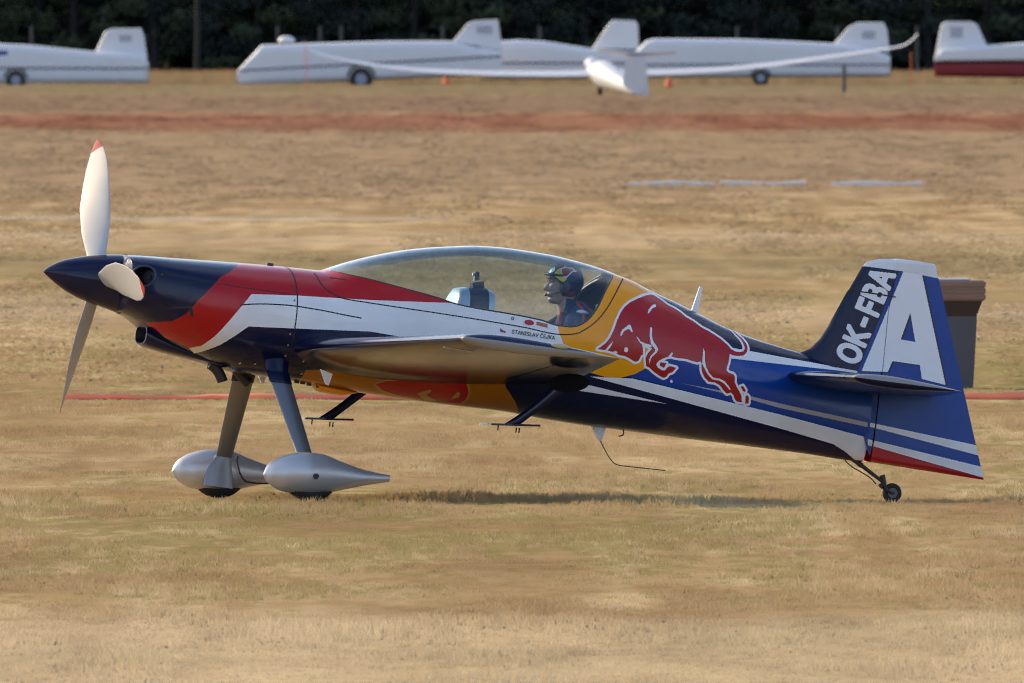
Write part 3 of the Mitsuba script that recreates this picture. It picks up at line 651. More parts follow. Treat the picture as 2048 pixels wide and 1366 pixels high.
# chin air scoop
sc = [(np.array(a), np.array(b)) for a, b in SCOOP]
ring = []
for a, b in sc:
    c_, h_ = (a + b) / 2, max(.01, abs(a[1] - b[1]) / 2)
    ss_ = (a[0] + b[0]) / 2
    ring.append(np.stack([np.full(40, ss_), .135 * np.sign(np.cos(q := np.linspace(0, 2 * np.pi, 40, endpoint=False))) * np.abs(np.cos(q)) ** .7, c_[1] + h_ * np.sign(np.sin(q)) * np.abs(np.sin(q)) ** .7], -1))
add('air_scoop', loft(np.array(ring), caps=False), 'paint_navy', P, smooth=True, air=True)
r0 = ring[0]; mid0 = r0.mean(0)
r1, r2 = (r0 - mid0) * .88 + mid0 + [.002, 0, 0], (r0 - mid0) * .82 + mid0 - [.12, 0, 0]
add('scoop_lip', loft(np.array([r0, r1]), caps=False), 'scoop_navy', P + '__air_scoop', smooth=False, air=True)
add('scoop_mouth', cat(loft(np.array([r1, r2]), caps=False), loft(np.array([r2, np.tile(r2.mean(0), (len(r2), 1))]), caps=False)), 'cockpit_dark', P + '__air_scoop', smooth=False, air=True)
for e, l_ in zip(EXHAUST, (.05, -.28)):
    pth = spline([(a, l_, b) for a, b in e], 12)
    add('exhaust_pipe', cat(tube(pth, .036, 16, caps=False), tube(pth[:-1], .030, 16)), 'dark_metal', P, smooth=True, air=True)
add('oil_cap', rbox((CAP[0], 0, CAP[1]), (.045, .03, .02), .005), 'black_plastic', P, smooth=False, air=True)
# small drain bosses under the belly and the belly fairing
for c_ in CHAIN:
    add('belly_drain', rbox((c_[0], .06, c_[1]), (.035, .03, .016), .005), 'black_plastic', P, smooth=False, air=True)
bb = BELLY_BULGE
add('belly_fairing', loft(np.array([np.stack([np.full(24, s), .13 * k * np.cos(q2 := np.linspace(0, 2 * np.pi, 24, endpoint=False)), u + .010 + .03 * k * np.sin(q2)], -1) for (s, u), k in zip(bb, (.2, .9, .9, .15))])), 'paint_yellow', P, smooth=True, air=True)


# ---- wings
def foil(n=26):
    """closed section, chord 0..1, half thickness 1 = t/c; starts at the trailing edge, over the top"""
    x = (1 - np.cos(np.linspace(0, np.pi, n))) / 2
    y = 5 * (.2969 * np.sqrt(x) - .126 * x - .3516 * x ** 2 + .2843 * x ** 3 - .1036 * x ** 4)
    return x, y


RL, TL = WING['root_le'], WING['tip_le']


def wing_at(l):
    """leading edge (s, u), chord, thickness ratio at station l"""
    k = (abs(l) - .42) / 3.28
    s = RL[0] + (TL[0] - RL[0]) * k
    te = WING['root_te'][0] + (WING['tip_te'][0] - WING['root_te'][0]) * k
    u = RL[1] + (TL[1] - RL[1]) * k
    fair = max(0., (.62 - abs(l)) / .22) ** 2
    return s + .07 * fair, u - .0 * k, (s - te) + .12 * fair, (.108 - .013 * k) * (1 + .18 * min(fair, 1.3))


def wing_ring(l, x0, x1, n=26, thin=1.0):
    s, u, c, t = wing_at(l)
    x, y = foil(n)
    xs = x0 + (x1 - x0) * x
    ys = np.interp(xs, *foil(200)) * t * thin
    top = np.stack([s - c * xs, np.full(n, l), u + c * ys], -1)
    bot = np.stack([s - c * xs, np.full(n, l), u - c * ys], -1)
    return np.vstack([top[::-1], bot[1:-1]] if x0 == 0 else [top[::-1], bot])


def section(l0, l1, x0, x1, n, sd):
    return loft([wing_ring(sd * l, x0, x1) for l in np.linspace(l0, l1, n)])


def tip_cap(sd):
    r = []
    for t in np.linspace(0, math.pi / 2, 7):
        r.append(wing_ring(sd * (3.70 + .06 * math.sin(t)), 0, 1, thin=max(.02, math.cos(t))))
    return loft(r)


for sd in (1, -1):
    nm = add('wing', cat(section(.25, 3.70, 0, .745, 60, sd), section(.25, .62, .7449, 1, 8, sd), section(3.62, 3.70, .7449, 1, 3, sd)), 'paint_navy', P, smooth=40, air=True)
    labels[nm] = {'label': 'left wing, nearest the viewer' if sd > 0 else 'right wing, mostly hidden behind the fuselage'}
    tc = tip_cap(sd); um = RL[1] + (TL[1] - RL[1]) * (np.abs(tc.vertices[:, 1]) - .42) / 3.28 + .012
    add('wing_tip', clip(tc.vertices, tc.faces, tc.vertices[:, 2] - um), 'silver_wingtip', nm, smooth=50, air=True)
    k = add('wing_tip', clip(tc.vertices, tc.faces, um - tc.vertices[:, 2]), 'tip_silver', nm, smooth=50, air=True)
    labels[k] = {'label': 'pale silver underside of the wing tip'}
    add('aileron', section(.626, 3.614, .752, 1, 40, sd), 'paint_navy', nm, smooth=40, air=True)
    s, u, c, t = wing_at(3.755)
    add('navigation_light', ellipsoid((NAVLIGHT[0], sd * 3.765, NAVLIGHT[1]), (.062, .016, .017), 3), 'lamp_glass', nm, smooth=True, air=True)
    # aileron spade: bracket, arm and plate
    arm = np.array(SPADE_ARM)
    prof = []
    for (a, b), w_ in zip(arm, (.115, .085, .10)):
        q = np.linspace(0, 2 * np.pi, 20, endpoint=False)
        prof.append(np.stack([a + w_ * .5 * np.cos(q), sd * 2.14 + .011 * np.sin(q), np.full(20, b)], -1))
    add('spade_arm', loft(spline(np.array(prof).reshape(3, -1), 10).reshape(10, 20, 3)), 'paint_navy', nm, smooth=50, air=True)
    sb = SPADE_BRACKET
    q = np.linspace(0, 2 * np.pi, 28, endpoint=False)
    add('spade_bracket', loft([np.stack([sb[0] + k * .14 * np.cos(q), np.full(28, sd * 2.14 + dl), sb[1] + k * .062 * np.sin(q) - .02 * np.cos(q)], -1) for dl, k in ((-.016, .94), (-.012, 1), (.012, 1), (.016, .94))]), 'bracket_black', nm, smooth=30, air=True)
    (a0, b0), (a1, b1) = SPADE_PLATE
    pl_ = shapely.Polygon([(a0, -.10), (a0 - .02, .12), (a0 - .14, .19), (a1, .16), (a1, -.16), (a0 - .14, -.19)]).buffer(-.02).buffer(.02)
    m_ = trimesh.creation.extrude_polygon(pl_, .014, engine='earcut')
    vv = m_.vertices
    add('spade_plate', trimesh.Trimesh(np.stack([vv[:, 0], sd * 2.14 + vv[:, 1], b0 + (vv[:, 0] - a0) / (a1 - a0) * (b1 - b0) + vv[:, 2]], -1), m_.faces), 'paint_navy', nm, smooth=False, air=True)
    for bs in (.3, .66, .72):
        add('spade_bolt', tube([[a0 + (a1 - a0) * bs, sd * 2.14, b0 + .012], [a0 + (a1 - a0) * bs, sd * 2.14, b0 - .022]], .005, 8), 'dark_metal', nm, smooth=30, air=True)
    fp = FENCE
    add('tie_down_fin', hullpts([(a, sd * (.75 + dl), b) for a, b in fp for dl in (-.006, .006)]), 'decal_white', nm, smooth=False, air=True)
    if sd > 0:
        pp = PITOT
        add('pitot_tube', tube(spline([(a, 3.45, b) for a, b in pp], 24), .0045, 8), 'bare_metal', nm, smooth=True, air=True)
scene['tip_silver'] = gloss((.42, .41, .39), .06)
scene['silver_wingtip'] = gloss((.03, .05, .14), .03)

# ---- tail
hs, hu = np.array(FIN_HINGE).T
rt = np.array(RUDDER_TE)
hinge_s = lambda u: np.interp(u, hu[::-1], hs[::-1])
te_s = lambda u: np.interp(u, rt[::-1, 1], rt[::-1, 0])


def fin_l(s, u, outline, round_=.05):
    h = hinge_s(u)
    th_ = np.interp(u, [.5, .9, 1.25, 2.05], [.085, .092, .062, .038])
    aft = np.clip((h - s) / np.maximum(h - te_s(u), .05), 0, 1)
    l = th_ * (1 - aft) + .0035 * aft
    d = np.maximum(sdist(np.stack([s, u], -1), outline), 0)
    return l, d


def tail_surface(outline, open_edges, R_):
    o = np.array(outline)
    lo, hi = o.min(0) - .01, o.max(0) + .01
    nx, ny = int((hi[0] - lo[0]) / .011), int((hi[1] - lo[1]) / .011)
    X, Y = np.meshgrid(np.linspace(lo[0], hi[0], nx), np.linspace(lo[1], hi[1], ny), indexing='ij')
    m = clip(np.c_[X.ravel(), Y.ravel(), 0 * X.ravel()], grid(nx, ny), sdist(np.c_[X.ravel(), Y.ravel()], outline))
    return m


def rounding(p, lines, R_):
    d = np.full(len(p), 9.0)
    for ln in lines:
        ln = np.array(ln)
        for a, b in zip(ln[:-1], ln[1:]):
            e = b - a
            t = np.clip(((p - a) @ e) / (e @ e), 0, 1)
            d = np.minimum(d, np.linalg.norm(p - a - t[:, None] * e, axis=1))
    x = np.clip(d / R_, 0, 1)
    return np.sqrt(np.maximum(1 - (1 - x) ** 2, 0))


FIN_ROUND = ([FIN_EDGE], .13)
RUD_ROUND = ([FIN_EDGE[6:], RUD_BOTTOM], .022)


def fin_surf(su, off, side=1):
    su = np.asarray(su, float)
    s, u = su[:, 0], su[:, 1]
    l, _ = fin_l(s, u, FIN)
    fwd = s > hinge_s(u)
    r = np.where(fwd, rounding(su, *FIN_ROUND), rounding(su, *RUD_ROUND))
    return np.stack([s, side * (l * r + off), u], -1)


for nm, outline in (('fin', FIN), ('rudder', RUDDER)):
    m_ = tail_surface(outline, None, .05)
    parts_ = []
    for sd in (1, -1):
        v_ = fin_surf(m_.vertices[:, :2], 0.0, sd)
        t_ = trimesh.Trimesh(v_, m_.faces, process=False)
        if (t_.face_normals[:, 1] * t_.area_faces).sum() * sd < 0:
            t_.invert()
        parts_.append(t_)
    add(nm, cat(*parts_), 'paint_fin', P, smooth=True, air=True)
FI, RU = P + '__fin', P + '__rudder'
bigA = Polygon(BIG_A, [BIG_A_HOLE])
sh = np.array([-.014, -.004])
decal('letter_shadow', shapely.affinity.translate(bigA, *sh), 'decal_navy', .0018, .02, RU, fin_surf)  # navy print offset behind the letter as its outline
decal('letter', bigA, 'decal_white', .0032, .02, RU, fin_surf)
lettering('registration_lettering', 'OK-FBA', REG_TEXT, 'decal_white', .0022, FI, fin_surf, fat=.045)
decal('balance_seam', LineString(FIN_SEAM).buffer(.0042), 'seam_black', .0080, .02, FI, fin_surf)
hl = [q for q in FIN_HINGE[1:4]]
decal('hinge_seam', LineString(hl).buffer(.0018), 'seam_black', .0045, .02, RU, fin_surf)

SR, ST_ = STAB['root_le'], STAB['tip_le']


def stab_ring(l, x0, x1, n=22, thin=1.0):
    k = abs(l) / 1.26
    s = SR[0] + (ST_[0] - SR[0]) * k; te = STAB['root_te'][0] + (STAB['tip_te'][0] - STAB['root_te'][0]) * k
    u = 1.262 + .012 * k; c = s - te; t = .105
    x, y = foil(n)
    xs = x0 + (x1 - x0) * x; ys = np.interp(xs, *foil(200)) * t * thin
    top = np.stack([s - c * xs, np.full(n, l), u + c * ys], -1); bot = np.stack([s - c * xs, np.full(n, l), u - c * ys], -1)
    return np.vstack([top[::-1], bot[1:-1]] if x0 == 0 else [top[::-1], bot])


for sd in (1, -1):
    k = add('horizontal_stabilizer', cat(loft([stab_ring(sd * l, 0, .5) for l in np.linspace(.02, 1.10, 16)])), 'paint_navy', P, smooth=40, air=True)
    e1 = loft([stab_ring(sd * l, .51, 1) for l in np.linspace(.05, 1.105, 14)])
    e2 = loft([stab_ring(sd * l, 0, 1) for l in np.linspace(1.106, 1.22, 4)])
    st_ = loft([stab_ring(sd * (1.22 + .045 * math.sin(t)), 0, 1, thin=max(.02, math.cos(t))) for t in np.linspace(.0, math.pi / 2, 7)])
    add('stabilizer_tip', clip(st_.vertices, st_.faces, st_.vertices[:, 2] - 1.276), 'tip_silver', k, smooth=50, air=True)  # silver on the upper half imitates sky reflected along the tip
    add('stabilizer_tip', clip(st_.vertices, st_.faces, 1.276 - st_.vertices[:, 2]), 'paint_navy', k, smooth=50, air=True)
    add('elevator', cat(e1, e2), 'paint_navy', k, smooth=50, air=True)

# ---- landing gear
LG = [np.array(q) for q in LEG]
for sd in (1, -1):
    lat = (.36, .43, .96)
    rings = []
    for (a, b), l in zip(LG, lat):
        c_, w_ = (a + b) / 2, abs(a[0] - b[0]) / 2
        q = np.linspace(0, 2 * np.pi, 28, endpoint=False)
        rings.append(np.stack([c_[0] + w_ * np.cos(q), sd * l + .030 * np.sin(q) * (1 - .25 * np.cos(q)), np.full(28, c_[1])], -1))
    rings[1] = rings[0] * .85 + rings[2] * .15
    rr = np.array([rings[0] * (1 - k_) + rings[2] * k_ for k_ in np.linspace(0, 1, 12)])
    sp = spline(np.array(rings[:2]).reshape(2, -1), 6).reshape(6, 28, 3)
    c0 = sp.mean(1, keepdims=True)
    up_ = sp[:1] + [0, -sd * .05, .10]
    k = add('landing_leg', loft(rr), 'leg_paint', P, smooth=50, air=True)
    add('leg_collar', loft(np.vstack([(up_ - up_.mean(1, keepdims=True)) * [1.25, 1.3, 1] + up_.mean(1, keepdims=True), (sp - c0) * 1.07 + c0])), 'paint_navy', k, smooth=50, air=True)
    lo = rings[2]
    cuff = [lo * .75 + rings[0] * .25]
    cuff = [(lo - lo.mean(0)) * [1.02, 1.1, 1] + lo.mean(0) + [0, 0, .012], (lo - lo.mean(0)) * [1.25, 1.1, 1] + lo.mean(0) + [.012, 0, -.03], (lo - lo.mean(0)) * [1.7, 1.3, 1] + lo.mean(0) + [.02, 0, -.09], (lo - lo.mean(0)) * [1.9, 1.5, 1] + lo.mean(0) + [.02, -sd * .005, -.20]]
    add('leg_cuff', loft(np.array(cuff)), 'leg_paint', k, smooth=50, air=True)
    # wheel fairing
    rings = []
    pa = np.array([a for a, b in PANT]); pb = np.array([b for a, b in PANT])
    N_ = 44
    A_, B_ = spline(pa, N_), spline(pb, N_)
    ft2, fb2 = pc([tuple(x) for x in pa]), pc([tuple(x) for x in pb])
    s0, s1 = max(pa[0][0], pb[0][0]), min(pa[-1][0], pb[-1][0])
    tt = (1 - np.cos(np.linspace(0.02, np.pi * .92, N_))) / 2; tt = (tt - tt[0]) / (tt[-1] - tt[0])
    q = np.linspace(0, 2 * np.pi, 36, endpoint=False)
    for t in tt:
        s = s0 + (s1 - s0) * t
        c_, h_ = (ft2(s) + fb2(s)) / 2, (ft2(s) - fb2(s)) / 2
        w_ = np.interp(t, [0, .05, .15, .33, .5, .7, .9, 1], [.012, .06, .10, .128, .118, .07, .028, .014])
        rings.append(np.stack([np.full(36, s), sd * 1.065 + w_ * np.cos(q), c_ + h_ * np.sin(q)], -1))
    wf = add('wheel_fairing', loft(rings), 'silver_paint', P, smooth=50, air=True)
    wc = np.array([WHEEL[0], sd * 1.065, WHEEL[1] + .018])
    qq = np.linspace(0, 2 * np.pi, 40, endpoint=False); pr = np.linspace(0, 2 * np.pi, 14, endpoint=False)
    tyre = [np.stack([wc[0] + (.152 + .063 * np.cos(p_)) * np.cos(qq), wc[1] + .062 * np.sin(p_) + 0 * qq, wc[2] + (.152 + .063 * np.cos(p_)) * np.sin(qq)], -1) for p_ in np.r_[pr, pr[:1]]]
    wh = add('wheel', loft([np.stack([wc[0] + r_ * np.cos(qq), wc[1] + dl + 0 * qq, wc[2] + r_ * np.sin(qq)], -1) for dl, r_ in ((-.03, .085), (-.02, .085), (.02, .085), (.03, .085))]), 'bare_metal', P, smooth=30, air=True)
    tyre = loft(tyre, caps=False)
    tyre = clip(tyre.vertices, tyre.faces, wc[2] - .035 - tyre.vertices[:, 2])      # the upper part is inside the fairing
    add('tyre', tyre, 'black_rubber', wh, smooth=True, air=True)
    # axle bolt and dark wheel opening under the fairing
    bl = [wc[0] - .002, wc[1] + sd * .118, wc[2] + .0 - .045]
    add('axle_bolt', cat(tube([np.array(bl) - [0, sd * .03, 0], np.array(bl) + [0, sd * .020, 0]], .019, 16)), 'dark_metal', wf, smooth=30, air=True)
    if sd < 0:
        # brake line seen on the inner face of the far fairing
        add('brake_line', tube(spline([(a, l_, b) for (a, b), l_ in zip(BRAKE, (-.93, -.925, -.93, -.965))], 24), .006, 8), 'black_plastic', wf, smooth=True, air=True)
# tail wheel
ts = [(a, 0, b) for a, b in TAIL_STRUT]
tw = np.array([TAIL_WHEEL[0], 0, TAIL_WHEEL[1]])
k = add('tail_wheel', tube([tw - [0, .018, 0], tw + [0, .018, 0]],   .034, 20), 'hub_dark', P, smooth=30, air=True)
qq = np.linspace(0, 2 * np.pi, 32, endpoint=False)
add('tyre', loft([np.stack([tw[0] + (.048 + .019 * np.cos(p_)) * np.cos(qq), .021 * np.sin(p_) + 0 * qq, tw[2] + (.048 + .019 * np.cos(p_)) * np.sin(qq)], -1) for p_ in np.linspace(0, 2 * np.pi, 13)], caps=False), 'black_rubber', k, smooth=True, air=True)
add('spring_leg', cat(tube(spline(ts, 12), np.linspace(.016, .011, 12), 10), tube([ts[1], np.array(ts[1]) * .7 + np.array(ts[2]) * .3], .018, 10)), 'dark_metal', k, smooth=True, air=True)
tf = [np.array((a, 0, b)) for a, b in TAIL_FORK]
add('fork', cat(tube([tf[0], tf[1], tf[2]], .020, 10), *[tube(spline([tf[1] + [0, d_ * .4, 0], tf[3] + [0, d_, 0], tf[4] + [0, d_, 0]], 8), .009, 8) for d_ in (-.03, .03)], tube([tf[4] - [0, .038, 0], tf[4] + [0, .038, 0]], .010, 10)), 'dark_metal', k, smooth=30, air=True)
add('steering_cable', tube(spline([(a, .02, b) for a, b in TAIL_CABLE], 20), .0042, 6), 'black_plastic', k, smooth=True, air=True)
# aerials
ba = np.array(BLADE_ANT)
add('blade_aerial', hullpts([(a, dl, b) for (a, b), w_ in zip(ba, (.012, .012, .005, .005)) for dl in (-w_, w_)]), 'decal_white', P, smooth=False, air=True)
bl = np.array(BELLY_ANT)
k = add('belly_aerial', hullpts([(a, dl, b) for (a, b), w_ in zip(bl, (.02, .02, .006, .006)) for dl in (-w_, w_)]), 'decal_white', P, smooth=False, air=True)
add('whip', tube(spline([(a, 0, b) for a, b in BELLY_WIRE], 40), .0035, 6), 'black_plastic', k, smooth=True, air=True)
add('drain_hook', tube(spline([(a, 0, b) for a, b in HOOK], 14), .0045, 6), 'black_plastic', P, smooth=True, air=True)

# ---- instrument hood and camera in the cockpit
hd = [(np.array(a), np.array(b)) for a, b in HOOD]


def arch(s, top, bot, w, n=24):
    q = np.linspace(0, np.pi, n)
    return np.vstack([np.stack([np.full(n, s), w * np.sign(np.cos(q)) * np.abs(np.cos(q)) ** .6, bot + (top - bot) * np.abs(np.sin(q)) ** .6], -1)])


wd = (.15, .165, .18, .19, .19, .185, .18)
rg = [arch(a[0], a[1], b[1], w) for (a, b), w in zip(hd, wd)]
k = add('instrument_hood', loft(np.array(rg[:4])), 'hood_silver', P, smooth=35, air=True)
add('hood_cover', loft(np.array([(r - r.mean(0)) * [1, 1.02, 1.01] + r.mean(0) for r in rg[3:6]])), 'hood_dark', k, smooth=35, air=True)
add('hood_rim', loft(np.array([(rg[5] - rg[5].mean(0)) * [1, 1.05, 1.02] + rg[5].mean(0), (rg[6] - rg[6].mean(0)) * [1, 1.05, 1.02] + rg[6].mean(0)])), 'hood_silver', k, smooth=35, air=True)
scene['hood_silver'] = matte((.40, .45, .48), .3, metallic=.5)
scene['hood_dark'] = gloss((.02, .025, .04), .12)
cm = np.array(CAMERA)
camk = 'action_camera'
tag(camk, 'small black camera standing on the instrument hood inside the canopy', 'camera')
add('mount', hullpts([(a, dl, b) for a, b in (cm[0], cm[1], cm[2], cm[7]) for dl in (-.03, .03)]), 'black_plastic', camk, smooth=False, air=True)
add('body', hullpts([(a, dl, b) for a, b in (cm[3], cm[4], cm[5], cm[6]) for dl in (-.014, .022)]), 'black_plastic', camk, smooth=False, air=True)
add('lens', tube([(cm[5][0] + .002, .004, cm[5][1] - .02), (cm[5][0] + .012, .004, cm[5][1] - .02)], .010, 16), 'bare_metal', camk, smooth=30, air=True)

# ---------------------------------------------------------------- the pilot
PE = 'person'
tag(PE, 'pilot in a navy suit and navy helmet with boom microphone, sitting under the canopy', 'person')
scene['skin'] = {'type': 'twosided', 'bsdf': {'type': 'principled', 'base_color': {'type': 'rgb', 'value': [.44, .25, .17]}, 'roughness': .5}}
scene['suit_navy'] = matte((.011, .026, .08), .9, specular=.1)
scene['suit_red'] = matte((.42, .03, .03), .7)
scene['lip'] = matte((.30, .12, .10), .5)
scene['eye_dark'] = gloss((.02, .015, .012), .1)
scene['eye_white'] = gloss((.5, .48, .45), .1)
scene['stubble'] = matte((.20, .13, .10), .7)
HC = W([HEAD[0], 0, HEAD[1]])
FH = np.array([-math.cos(PSI), -math.sin(PSI), 0.0])
HR = np.stack([FH, L, [0, 0, 1.0]])


def HW(p):
    return HC + np.asarray(p, float) @ HR


def hadd(name, mesh, bsdf, parent, smooth=True):
    return add(name, trimesh.Trimesh(HW(mesh.vertices), mesh.faces, process=False), bsdf, parent, smooth=smooth)


# head: stacked sections with a face profile (f forward, l left, z up, from the helmet centre)
zz = np.linspace(-.150, .098, 64)
front_ = PchipInterpolator([-.150, -.142, -.130, -.118, -.104, -.094, -.086, -.078, -.068, -.058, -.030, -.005, .012, .030, .060, .085, .098], [.070, .096, .110, .113, .106, .114, .110, .113, .110, .112, .111, .104, .108, .116, .110, .085, .030])
back_ = PchipInterpolator([-.150, -.12, -.08, 0, .05, .085, .098], [-.010, -.045, -.072, -.092, -.085, -.05, .0])
wid_ = PchipInterpolator([-.150, -.142, -.12, -.09, -.05, 0, .04, .08, .098], [.022, .035, .052, .062, .070, .074, .072, .045, .01])
th = np.linspace(0, 2 * np.pi, 72, endpoint=False)
rings = []
for z in zz:
    f1, b1, w1 = float(front_(z)), float(back_(z)), float(wid_(z))
    c1, h1 = (f1 + b1) / 2, (f1 - b1) / 2
    f = c1 + h1 * np.sign(np.cos(th)) * np.abs(np.cos(th)) ** .85; l = w1 * np.sin(th)
    lat = l
    nose_ = .036 * np.exp(-(lat / .011) ** 2) * np.interp(z, [-.066, -.058, -.050, -.035, .0, .018], [0, .75, 1, .72, .25, 0]) * (np.cos(th) > 0)
    wing_n = .012 * np.exp(-((np.abs(lat) - .014) / .007) ** 2) * math.exp(-((z + .054) / .009) ** 2) * (np.cos(th) > 0)
    eye_ = -.013 * np.exp(-((np.abs(lat) - .033) / .016) ** 2) * math.exp(-((z - .004) / .014) ** 2) * (np.cos(th) > 0)
    cheek = .006 * np.exp(-((np.abs(lat) - .042) / .018) ** 2) * math.exp(-((z + .03) / .02) ** 2) * (np.cos(th) > 0)
    lips = (.005 * math.exp(-((z + .083) / .006) ** 2) + .005 * math.exp(-((z + .096) / .006) ** 2)) * np.exp(-(lat / .022) ** 2) * (np.cos(th) > 0)
    rings.append(np.stack([f + nose_ + wing_n + eye_ + cheek + lips, l, np.full(72, z)], -1))
neck = tube([(.0, 0, -.09), (-.012, 0, -.15), (-.025, 0, -.22)], [.055, .056, .066], 32)
k_body = hadd('body', cat(loft(rings), neck), 'skin', PE, smooth=50)
for sd in (1, -1):
    hadd('eye', ellipsoid((.094, sd * .033, .003), (.012, .014, .0095), 2), 'eye_white', k_body)
    hadd('iris', ellipsoid((.1045, sd * .033, .003), (.0035, .0065, .0065), 2), 'eye_dark', k_body)
    hadd('eyebrow', tube(spline([(.114, sd * .014, .021), (.111, sd * .034, .026), (.096, sd * .054, .019)], 8), [.003, .0038, .004, .004, .0038, .0035, .003, .002], 6), 'eye_dark', k_body)
hadd('mouth', tube(spline([(.108, -.024, -.0895), (.1175, 0, -.0895), (.108, .024, -.0895)], 9), [.001, .002, .0026, .003, .003, .003, .0026, .002, .001], 6), 'lip', k_body)
# helmet
hm = trimesh.creation.icosphere(subdivisions=5)
hr = np.array([.128, .112, .130])
v = hm.vertices * hr + [-.006, 0, .006]
v[:, 2] = np.where(v[:, 2] < 0, v[:, 2] * .95, v[:, 2])
fpoly = [(.30, .050), (.118, .056), (.098, .038), (.066, .008), (.044, -.030), (.036, -.070), (.020, -.104), (-.02, -.125), (-.09, -.118), (-.30, -.105), (-.30, .3), (.30, .3)]
ph = sdist(v[:, [0, 2]], fpoly)
shell = clip(v, hm.faces, ph)
HE = hadd('helmet', shell, 'helmet_navy', PE)
labels[HE] = {'label': 'navy flying helmet with yellow and red patch on its side'}
scene['helmet_navy'] = gloss((.014, .028, .115), .12)
edge = fpoly[1:9]


def on_helmet(fz, off, side=1):
    fz = np.asarray(fz, float)
    x, z = (fz[:, 0] + .006), fz[:, 1].copy()
    z = np.where(z < 0, z / .95, z) - .006
    q = np.clip(1 - (x / hr[0]) ** 2 - (z / hr[2]) ** 2, 0.0004, 1)
    return np.stack([fz[:, 0] * (1 + off * 3), side * (hr[1] * np.sqrt(q) + off), fz[:, 1] * (1 + off * 3)], -1)


def hdecal(name, pts, bsdf, off=.0015, buf=0.):
    g = Polygon(pts).buffer(buf)
    v, f = flat(g, .008)
    m = trimesh.Trimesh(on_helmet(v, off), f, process=False)
    if (m.face_normals[:, 1] * m.area_faces).sum() < 0:
        m.invert()
    hadd(name, m, bsdf, HE)


hdecal('yellow_patch', [(.088, .030), (.086, .060), (.062, .086), (.036, .092), (.018, .080), (.022, .052), (.012, .030), (.018, .012), (.034, -.004), (.052, .004), (.066, .012)], 'helmet_yellow')
hdecal('patch_outline', [(.042, .040), (.046, .082), (.020, .096), (-.030, .088), (-.062, .066), (-.030, .066), (-.010, .052), (.004, .036), (.026, .028)], 'decal_white', .0026, .003)
hdecal('patch', [(.042, .042), (.042, .080), (.018, .092), (-.026, .084), (-.040, .072), (-.020, .068), (-.004, .052), (.008, .040), (.026, .034)], 'decal_red', .0036)
hdecal('red_band', [(.070, .098), (.040, .116), (.012, .122), (.020, .108), (.044, .098)], 'decal_red', .0020)
hdecal('brow_mark', [(.108, .060), (.096, .084), (.074, .098), (.080, .076), (.096, .060)], 'decal_white', .0020)
hdecal('nape_band', [(.016, -.070), (-.010, -.062), (-.060, -.070), (-.062, -.100), (-.02, -.108), (.010, -.098)], 'decal_red', .0020)
vis = [(.128 * math.cos(a) * .98 - .004, .108 * math.sin(a), .050 - .012 * abs(math.sin(a)) ** 2) for a in np.linspace(-1.25, 1.25, 25)]
hadd('visor_edge', tube(vis, .008, 8), 'black_plastic', HE)
e3 = on_helmet(spline([(a, b) for a, b in edge], 40), .001, 1)
hadd('helmet_rim', tube(e3, .005, 8), 'black_plastic', HE)
e4 = e3 * [1, -1, 1]
hadd('helmet_rim', tube(e4, .005, 8), 'black_plastic', HE)
for sd in (1, -1):
    cup = [np.stack([.018 + r_ * .036 * np.cos(th), np.full(72, sd * y_), -.040 + r_ * .045 * np.sin(th)], -1) for y_, r_ in ((.085, 1), (.104, 1), (.112, .9), (.115, .5))]
    hadd('ear_cup', loft(cup), 'hood_dark', HE, 40)
boom = spline([(.020, .118, -.050), (.050, .108, -.066), (.090, .080, -.078), (.120, .040, -.086), (.128, .022, -.088)], 24)
k = hadd('microphone', ellipsoid((.129, .012, -.088), (.012, .017, .010), 3), 'black_plastic', PE)
hadd('boom', tube(boom, .0035, 6), 'black_plastic', k)
# suit: one smooth torso with arms, shaped from rounded bones
SH = np.array([SHOULDER[0], 0, SHOULDER[1]])
oh = (W(SH) - HC) @ HR.T
sx, sz = oh[0] - .01, oh[2]


def bones(bl):
    out = None
    for (a, ra), (b, rb) in bl:
        pa = np.array(trimesh.creation.icosphere(subdivisions=2).vertices)
        h = m3.Manifold.hull_points(np.vstack([pa * ra + a, pb_ if (pb_ := pa * rb + b) is not None else 0]).astype(np.float32))
        out = h if out is None else out + h
    out = out.refine_to_length(.02)
    mm = out.to_mesh()
    t = trimesh.Trimesh(mm.vert_properties[:, :3], mm.tri_verts)
    trimesh.smoothing.filter_taubin(t, iterations=14)
    return t


A = lambda *p: np.array(p, float)
bl = [((A(sx + .02, 0, sz - .02), .105), (A(sx + .03, 0, sz - .24), .125)), ((A(sx + .03, 0, sz - .24), .125), (A(sx + .05, 0, sz - .37), .115)),
      ((A(sx, 0, sz + .045), .062), (A(sx, 0, sz), .09))]
for sd in (1, -1):
    bl += [((A(sx, sd * .05, sz + .03), .065), (A(sx - .005, sd * .165, sz - .015), .072)), ((A(sx + .01, sd * .10, sz - .06), .10), (A(sx - .005, sd * .165, sz - .02), .068)),
           ((A(sx - .005, sd * .17, sz - .02), .068), (A(sx + .03, sd * .23, sz - .24), .052)), ((A(sx + .03, sd * .23, sz - .24), .052), (A(sx + .27, sd * .12, sz - .22), .038)),
           ((A(sx + .05, sd * .09, sz - .38), .088), (A(sx + .45, sd * .14, sz - .33), .068)), ((A(sx + .45, sd * .14, sz - .33), .066), (A(sx + .84, sd * .12, sz - .46), .045))]
SU = hadd('flight_suit', bones(bl), 'suit_navy', PE, 50)
hands = []
